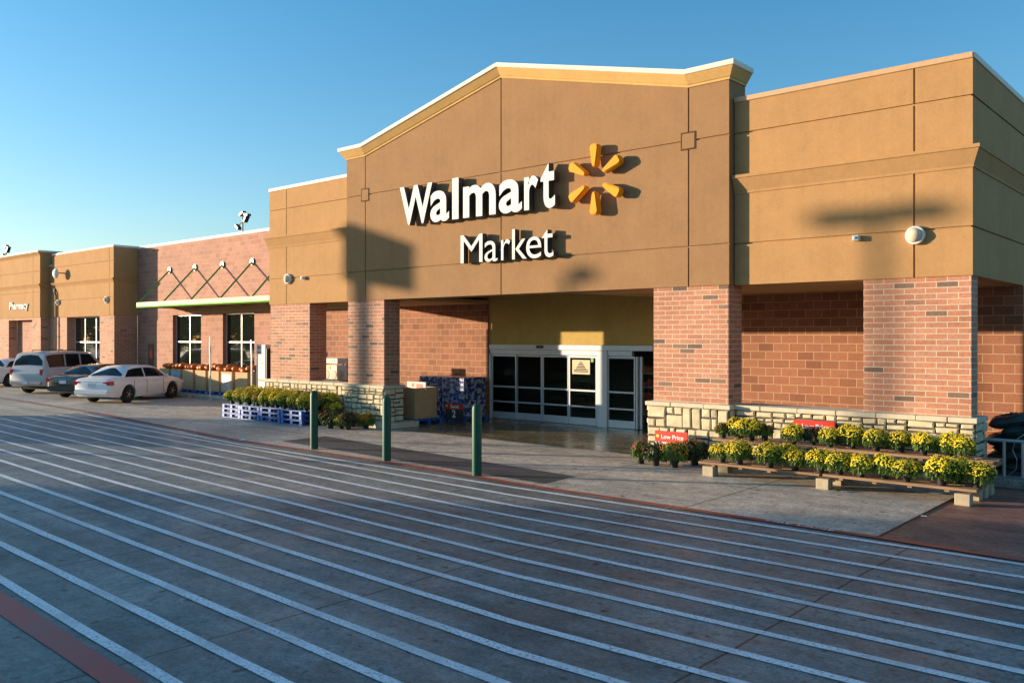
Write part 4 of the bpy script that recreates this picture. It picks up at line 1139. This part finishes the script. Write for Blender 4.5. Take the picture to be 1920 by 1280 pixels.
# litter
for i, (px, py, l) in enumerate(((456,827,'pale scrap of litter lying on the red kerb line'), (1733,969,'pale scrap of paper beside the dark expansion joint'))):
    x, y = gnd(px, py); mb = MB(); mb.box((-.08,-.05,0),(.08,.05,.035)) if i == 0 else mb.box((-.04,-.02,0),(.04,.02,.008)); 
    for v in mb.bm.verts: v.co += Vector([random.uniform(-.02,.02) for _ in range(2)]+[0])
    o = mb.build('litter', M['white'], bevel=.01); o.location = (x, y, .014); o.rotation_euler = (0,0,.5); tag(o, l, 'litter')
x, y = gnd(1567, 922); mb = MB()
for i in range(14):
    a = random.uniform(0,6.28); r_ = random.uniform(0,.1); s = .03
    c = Vector((r_*math.cos(a), r_*math.sin(a), .012+random.uniform(0,.03))); q = Vector((random.uniform(-.6,.6), random.uniform(-.6,.6), 1)).to_track_quat('Z','Y')
    mb.bm.faces.new([mb.bm.verts.new(c+q@Vector(p)) for p in ((-s,-s*.5,0),(s,-s*.5,0),(s*.8,s*.6,0),(-s*.6,s*.6,0))])
o = mb.build('fallen_sprig', M['leaf'], fix=False); o.location = (x, y, .004); tag(o, 'green sprig fallen on the pavement under the middle of the low bench', 'leaves')

# ================================================================== CARS
def make_car(kind, paint, label):
    suv = kind == 'suv'
    L, W, H = (5.2, 2.0, 1.93) if suv else (4.75, 1.80, 1.45)
    wb = 3.0 if suv else 2.72; wr = .385 if suv else .33; ro = 1.10 if suv else 1.02   # rear overhang
    if suv:
        # (y from rear, half width factor, bottom z, deck z, roof z)
        S = [(0.00,.84,.48,.95,None),(.05,.93,.42,1.08,1.10),(.12,.97,.40,1.13,1.30),(.30,.99,.36,1.14,1.84),(.55,1,.34,1.15,1.89),(1.2,1,.33,1.15,1.93),(2.2,1,.33,1.14,1.93),(2.95,1,.33,1.13,1.89),
             (3.25,1,.33,1.13,1.80),(3.85,.99,.33,1.13,1.18),(4.4,.97,.34,1.10,None),(4.9,.94,.38,1.04,None),(5.12,.88,.42,.92,None),(5.2,.80,.48,.76,None)]
    else:
        S = [(0.00,.78,.40,.78,None),(.06,.90,.30,.92,None),(.20,.95,.26,.97,None),(.55,.98,.23,1.0,None),(.72,.99,.22,1.0,1.03),(1.22,1,.21,.98,1.36),(1.50,1,.21,.96,1.42),(2.1,1,.21,.94,1.45),(2.65,1,.21,.93,1.43),
             (2.95,1,.21,.93,1.36),(3.58,.99,.21,.93,.98),(3.95,.97,.21,.90,None),(4.35,.93,.23,.82,None),(4.65,.84,.27,.70,None),(4.75,.72,.34,.56,None)]
    hw = W/2
    def section(st):
        y, f, zb_, dk, rf = st; w = hw*f
        P = [(0, zb_), (w*.86, zb_), (w*.97, zb_+.10), (w, zb_+(dk-zb_)*.45), (w*.985, dk-.12), (w*.93, dk-.015)]
        if rf is None: P += [(w*.88, dk+.004), (w*.70, dk+.018), (w*.5, dk+.026), (0, dk+.032)]
        else:
            top = min(1, (rf-dk)/(.55 if suv else .42)); 
            wt = w*(.90-(.12 if suv else .20)*top)
            P += [(w*.90, dk+.01), (wt, rf-.055*top-.002), (wt-.07, rf-.01), (0, rf+.015)]
        return [(px_, y-ro, z) for px_, z in P]
    secs = [section(s) for s in S]; n = len(secs[0])
    mb = MB(); bm = mb.bm; rings = []
    for sec in secs:
        right = [bm.verts.new(p) for p in sec]
        left = [bm.verts.new((-p[0], p[1], p[2])) for p in sec[1:-1]]
        rings.append(right + left[::-1])
    m = len(rings[0])
    for A, B in zip(rings, rings[1:]):
        for i in range(m): bm.faces.new([A[i], A[(i+1)%m], B[(i+1)%m], B[i]])
    bm.faces.new(rings[0]); bm.faces.new(rings[-1][::-1])
    root = empty('parked_car')
    body = mb.build('body', paint, root, smooth=True, world=False)
    # wheel wells cut out
    cut = MB()
    for yy in (0, wb): cut.tube((-hw-.2, yy, wr), (hw+.2, yy, wr), wr+.07, n=28)
    co = cut.build('cutter', paint)
    # keep a floor pan between: limit depth
    md = body.modifiers.new('b', 'BOOLEAN'); md.operation = 'DIFFERENCE'; md.object = co; md.solver = 'EXACT'
    dg = bpy.context.evaluated_depsgraph_get(); dg.update()
    me = bpy.data.meshes.new_from_object(body.evaluated_get(dg)); body.modifiers.clear(); old = body.data; body.data = me; me.name = 'body'
    me.materials.clear(); me.materials.append(paint)
    try: me.set_sharp_from_angle(angle=R(38))
    except Exception: pass
    bpy.data.objects.remove(co)
    mb = MB()
    for yy in (0, wb): mb.box((-hw+.24, yy-wr-.10, wr*.55), (hw-.24, yy+wr+.10, wr*2+.12))
    mb.build('underbody', M['black'], root, world=False)
    # glass: offset patches
    def patch(quads, name='window'):
        g = MB()
        for q in quads:
            vs = [Vector(p) for p in q]; c = sum(vs, Vector())/4; nrm = (vs[1]-vs[0]).cross(vs[3]-vs[0]).normalized()
            if nrm.dot(c-Vector((0, wb/2, .7))) < 0: nrm = -nrm
            g.quad([v+nrm*.008 for v in vs])
        bmesh.ops.remove_doubles(g.bm, verts=g.bm.verts, dist=.012)
        return g.build(name, M['car_glass'], root, world=False)
    def lerp(a, b, t): return tuple(x+(y-x)*t for x, y in zip(a, b))
    def sidept(yq, t):
        y = yq
        for k in range(len(secs)-1):
            y0, y1 = secs[k][0][1], secs[k+1][0][1]
            if y0 <= y <= y1:
                u = (y-y0)/(y1-y0); return lerp(lerp(secs[k][6], secs[k+1][6], u), lerp(secs[k][7], secs[k+1][7], u), t)
    if suv: panes = [((.42,.30),(1.35,1.35)), ((1.44,1.44),(2.30,2.30)), ((2.40,2.40),(3.62,3.05))]
    else: panes = [((.86,1.20),(2.02,2.02)), ((2.10,2.10),(3.38,2.92))]
    for (b0, t0), (b1, t1) in panes:
        for s in (-1, 1):
            q = []; kk = 4
            for i in range(kk):
                f0, f1 = i/kk, (i+1)/kk
                pts = [sidept(b0-ro+(b1-b0)*f0, .08), sidept(b0-ro+(b1-b0)*f1, .08), sidept(t0-ro+(t1-t0)*f1, .90), sidept(t0-ro+(t1-t0)*f0, .90)]
                q.append([(s*p[0], p[1], p[2]) for p in pts])
            patch(q, 'side_window')
    def screen(i0, i1, name, a=.08, b=.93):
        A, B = secs[i0], secs[i1]
        la, ra = lerp(A[7], B[7], a), lerp(A[7], B[7], b)
        l, r_ = lerp(A[9], B[9], a), lerp(A[9], B[9], b)
        k = .92
        def mm(p): return (p[0]*k, p[1], p[2])
        q = []
        for s in (-1, 1):
            q.append([(s*la[0]*k, la[1], la[2]), (0, l[1], l[2]), (0, r_[1], r_[2]), (s*ra[0]*k, ra[1], ra[2])])
        patch(q, name)
    if suv: screen(2, 3, 'rear_window', .02, .86); screen(8, 9, 'windscreen')
    else: screen(4, 5, 'rear_window'); screen(9, 10, 'windscreen')
    # wheels
    for yy in (0, wb):
        for s in (-1, 1):
            x = s*(hw-.12)
            mb = MB(); mb.lathe([(wr*.62,-.10),(wr*.93,-.11),(wr,-.08),(wr,.08),(wr*.93,.11),(wr*.62,.10)], (x, yy, wr), 28, 'X'); ty = mb.build('tyre', M['tyre'], root, smooth=True, world=False)
            mb = MB()
            mb.lathe([(wr*.64,-.08),(wr*.64,.075),(wr*.58,.09),(wr*.56,.05),(.03,.045)] if s > 0 else [(wr*.64,.08),(wr*.64,-.075),(wr*.58,-.09),(wr*.56,-.05),(.03,-.045)], (x, yy, wr), 24, 'X')
            for k in range(5):
                a = k*2*math.pi/5
                d0 = Vector((0, math.cos(a), math.sin(a)))
                mb.tube(Vector((x+s*.075, yy, wr))+d0*.03, Vector((x+s*.08, yy, wr))+d0*wr*.58, .035, .022, n=6)
            mb.tube((x+s*.05, yy, wr), (x+s*.10, yy, wr), .05, n=12)
            mb.build('rim', M['rim'], ty, world=False)
    # lamps, bumper, plate, mirrors
    zt_ = .98 if suv else .82
    if suv:
        for s in (-1, 1):
            mb = MB(); mb.box((s*hw*1.0-.01, wr+.12, .47), (s*hw*1.0+.012, wb-wr-.12, .66)); mb.box((s*hw*.985-.01, -ro+.15, .50), (s*hw*.985+.012, -wr-.13, .66)); mb.build('lower_cladding', M['galv'], root, bevel=.004, world=False)
        mb = MB(); mb.box((-.42, -ro+.075, 1.10), (.42, -ro+.10, 1.13)); mb.build('rear_trim', M['rim'], root, bevel=.004, world=False)
    for s in (-1, 1):
        mb = MB()
        if suv: mb.box((s*hw*.80-.07, -ro-.0, .86), (s*hw*.80+.07, -ro+.12, 1.13))
        else: mb.prism([(s*hw*.52, zt_+.02), (s*hw*.93, zt_+.07), (s*hw*.95, zt_-.10), (s*hw*.62, zt_-.09)], 'Y', -ro+.005, -ro+.22)
        mb.build('tail_light', M['tail'], root, bevel=.01, world=False)
        mb = MB(); mb.box((s*hw*.70-.16, L-ro-.20, .60 if not suv else .80), (s*hw*.70+.12, L-ro-.045, .74 if not suv else .98)); mb.build('headlight', M['white'], root, bevel=.02, world=False)
        mb = MB(); mb.box((s*(hw+.10)-.09, (3.05 if not suv else 3.35)-ro, .93 if not suv else 1.15), (s*(hw+.10)+.09, (3.19 if not suv else 3.5)-ro, 1.06 if not suv else 1.32)); mb.build('mirror', paint, root, bevel=.03, world=False)
        for yy in ((1.50, 2.55) if not suv else (1.75, 2.75)):
            mb = MB(); mb.box((s*hw*.985-.012, yy-ro, .80 if not suv else 1.0), (s*hw*.985+.03, yy-ro+.17, .83 if not suv else 1.035)); mb.build('door_handle', M['rim'] if suv else paint, root, bevel=.006, world=False)
        mb = MB()
        for yy in ((1.30, 2.06, 3.10) if not suv else (1.40, 2.36, 3.45)):
            mb.box((s*hw*1.0-.004, yy-ro, .32 if not suv else .46), (s*hw*1.0+.0025, yy-ro+.012, .88 if not suv else 1.06))
        mb.build('door_gap', M['black'], root, world=False)
    mb = MB()
    zb2 = .44 if suv else .36
    mb.box((-hw*.86, -ro-.07, zb2), (hw*.86, -ro+.12, zb2+(.16 if suv else .20))); mb.build('rear_bumper', M['rim'] if suv else paint, root, bevel=.04, seg=2, smooth=True, world=False)
    mb = MB(); mb.box((-.17, -ro-.015 if not suv else -ro-.075, .66 if not suv else .47), (.17, -ro+.01 if not suv else -ro-.071, .80 if not suv else .60)); mb.build('number_plate', M['plate'], root, world=False)
    if not suv: mb = MB(); mb.box((-hw*.45, -ro-.01, .845), (hw*.45, -ro+.02, .86)); mb.build('boot_trim', M['rim'], root, bevel=.003, world=False)
    else:
        for s in (-1, 1): mb = MB(); mb.path([(s*.72, .0, 1.88),(s*.72,.05,1.97),(s*.72,1.9,1.97),(s*.72,1.95,1.88)], .018, 6); mb.build('roof_rail', M['black'], root, world=False)
    tag(root, label, 'car', 'cars parked in front of the store')
    return root
HD = R(26.5)
random.seed(5)
c1 = make_car('sedan', M['car_white'], 'white sedan parked nearest the pumpkin bins, rightmost of the cars'); c1.location = (-34.65, 15.45, .006); c1.rotation_euler = (0,0,HD)
c2 = make_car('sedan', M['car_black'], 'black sedan parked between the white sedan and the silver SUV'); c2.location = (-38.35, 15.85, .006); c2.rotation_euler = (0,0,HD); c2.scale = (1,1,.97)
c3 = make_car('suv', M['car_beige'], 'large silver white SUV parked left of the black sedan'); c3.location = (-42.6, 16.0, .006); c3.rotation_euler = (0,0,HD)
c4 = make_car('sedan', M['car_white'], 'white car cut by the left edge of the view, beyond the SUV'); c4.location = (-50.3, 16.5, .006); c4.rotation_euler = (0,0,HD)

# ================================================================== BEYOND THE FRAME: what shades the lot
def shade_block(s, q0, q1, h, depth, label):  # unseen blocks added out of view, sized to cast the ground shade
    a = Vector(sq(s, q0)); ang = math.atan2(.868, -.496)
    e = empty('shade_block', (a.x, a.y, 0), ang); tag(e, label, 'building')
    w = q1-q0
    mb = MB(); mb.box((0, 0, 0), (w, depth, h-.5)); mb.build('walls', M['block_red'], e, world=False)
    mb = MB(); mb.box((-.1,-.1,h-.5),(w+.1,depth+.1,h)); mb.build('parapet', M['stucco_gold'], e, bevel=.03, world=False)
    x = 2.0
    while x < w-3:
        mb = MB(); mb.box((x,-.06,.9),(x+2.2,-.02,3.2)); mb.build('window', M['pane'], e, world=False); x += 4.5
        mb = None
    return e
shade_block(-75, -55, 13.2, 10.2, 12, 'long unseen building block added to shade the road')
shade_block(-56, 18.6, 24.9, 5.25, 6, 'small unseen building block added to shade the pavement by the pallets')
# pylon sign
off = -SUN_T * 35
py = empty('pylon_sign', (-20.2+off.x, YF+off.y, 0)); tag(py, 'tall blank pylon sign standing in the car park', 'sign')
def SH(pts, Y=YF): return [(x+off.x, z+off.z) for x, z in pts]
mb = MB(); mb.prism(SH([(-21.45,6.0),(-20.7,5.98),(-18.0,5.15),(-18.0,3.85),(-21.45,4.35)]), 'Y', YF+off.y-.1, YF+off.y+.1); mb.build('panel', M['white'], py)
mb = MB(); mb.box((-20.35+off.x, YF+off.y-.12, 0), (-19.95+off.x, YF+off.y+.12, 4.3+off.z)); mb.build('pole', M['grey_metal'], py)
def lamp_post(X, Z, dist, heads, w, th, label):
    of = -SUN_T*dist; x, y, z = X+of.x, YF+of.y, Z+of.z
    e = empty('lamp_post', (x, y, 0)); tag(e, label, 'lamp post', 'lamp posts in the car park')
    mb = MB(); mb.tube((0,0,0),(0,0,z),.14,.09); mb.build('pole', M['grey_metal'], e, world=False)
    for s in heads:
        mb = MB(); mb.box((s*.15 if s > 0 else -.15-w, -.13, z-th/2), (.15+w if s > 0 else -.15, .13, z+th/2)); mb.build('lamp_head', M['grey_metal'], e, bevel=.05, world=False)
lamp_post(xa(1612, YW), za(1612, 402, YW), 45, (-1, 1), 1.0, .36, 'tall double-headed lamp post in the car park')
lamp_post(xa(1085, YF)-.3, za(1085, 515, YF), 45, (1,), .5, .36, 'tall single-headed lamp post in the car park')
# trees across the lot
def tree_proto(seed, h):
    e = empty('broadleaf_tree')
    rn = random.Random(seed); mb = MB(); mb.tube((0,0,0),(.1,0,h*.45),.22,.13,n=8)
    cl = []
    for i in range(16):
        a = i*2.4; p = (math.cos(a)*h*.26, math.sin(a)*h*.26, h*(.22+.62*rn.random())); cl.append(Vector(p)); mb.tube((.1,0,h*.3), p, .08, .03, n=6)
    cl.append(Vector((0,0,h*.85)))
    mb.build('trunk', M['bark'], e, world=False)
    mb = MB()
    for i in range(5000):
        c = rn.choice(cl) + Vector((rn.gauss(0,1), rn.gauss(0,1), rn.gauss(0,.8)))*h*.095
        q = Vector([rn.uniform(-1,1) for _ in range(3)]).to_track_quat('Z','Y'); s = rn.uniform(.12,.24)
        mb.bm.faces.new([mb.bm.verts.new(c+q@Vector(p)) for p in ((-s,0,0),(0,-s*.6,0),(s,0,0),(0,s*.6,0))])
    mb.build('crown', M['leaf_dark'], e, fix=False, world=False)
    return e
tp = [tree_proto(1, 6.6), tree_proto(2, 6.9)]; 
for i in range(15):
    x, y = sq(-97+1.5*(i%3), 21+2.9*i); o = tp[i] if i < 2 else copy_tree(tp[i%2])
    o.location = (x, y, 0); o.rotation_euler = (0,0,i*1.3)
    tag(o, 'leafy tree in the row across the car park', 'tree', 'trees across the car park')

# ================================================================== LIGHT, SKY, CAMERA
w = bpy.data.worlds.new('World'); scene.world = w; w.use_nodes = True
nt = w.node_tree; bg = nt.nodes['Background']
sky = nt.nodes.new('ShaderNodeTexSky'); sky.sky_type = 'NISHITA'; sky.sun_disc = False
EL = math.asin(.114/math.sqrt(.868**2+.496**2+.114**2)); 
sky.sun_elevation = EL; sky.sun_rotation = math.atan2(-.868, -.496)
sky.altitude = 100; sky.air_density = 1.0; sky.dust_density = .9; sky.ozone_density = 3.0
hs = nt.nodes.new('ShaderNodeHueSaturation'); hs.inputs['Hue'].default_value = .5; hs.inputs['Saturation'].default_value = 1.06; hs.inputs['Value'].default_value = 1.1
tn = nt.nodes.new('ShaderNodeMix'); tn.data_type = 'RGBA'; tn.blend_type = 'MULTIPLY'; tn.inputs[0].default_value = 1; 
tcw = nt.nodes.new('ShaderNodeTexCoord'); sxw = nt.nodes.new('ShaderNodeSeparateXYZ'); nt.links.new(tcw.outputs['Generated'], sxw.inputs[0])
rw = nt.nodes.new('ShaderNodeValToRGB'); nt.links.new(sxw.outputs[2], rw.inputs[0])
rw.color_ramp.elements[0].position = .06; rw.color_ramp.elements[0].color = (1.0, .97, .95, 1)
rw.color_ramp.elements[1].position = .36; rw.color_ramp.elements[1].color = (.64, .99, 1.0, 1)
nt.links.new(rw.outputs[0], tn.inputs[7])
nt.links.new(sky.outputs[0], hs.inputs['Color']); nt.links.new(hs.outputs[0], tn.inputs[6]); nt.links.new(tn.outputs[2], bg.inputs[0]); bg.inputs[1].default_value = .138
ld = bpy.data.lights.new('sun', 'SUN'); ld.energy = 4.3; ld.angle = R(.53); ld.color = (1, .80, .56)
lo = bpy.data.objects.new('sun', ld); COL.objects.link(lo); lo.rotation_euler = SUN_T.to_track_quat('-Z', 'Y').to_euler(); lo.location = (-60, -40, 30)
cd = bpy.data.cameras.new('camera'); cam = bpy.data.objects.new('camera', cd); COL.objects.link(cam)
cam.location = (0, 0, CAMH); cam.rotation_euler = (R(90), 0, YAW); cd.sensor_width = 36; cd.lens = 36*F_PX/1920
cd.shift_y = -(640-HZ)/1920; cd.clip_end = 2000; cd.clip_start = .05
scene.camera = cam
vs = scene.view_settings; vs.view_transform = 'Standard'; vs.look = 'None'; vs.exposure = 1.12; vs.gamma = 1
scene.cycles.max_bounces = 6; scene.cycles.sample_clamp_indirect = 6
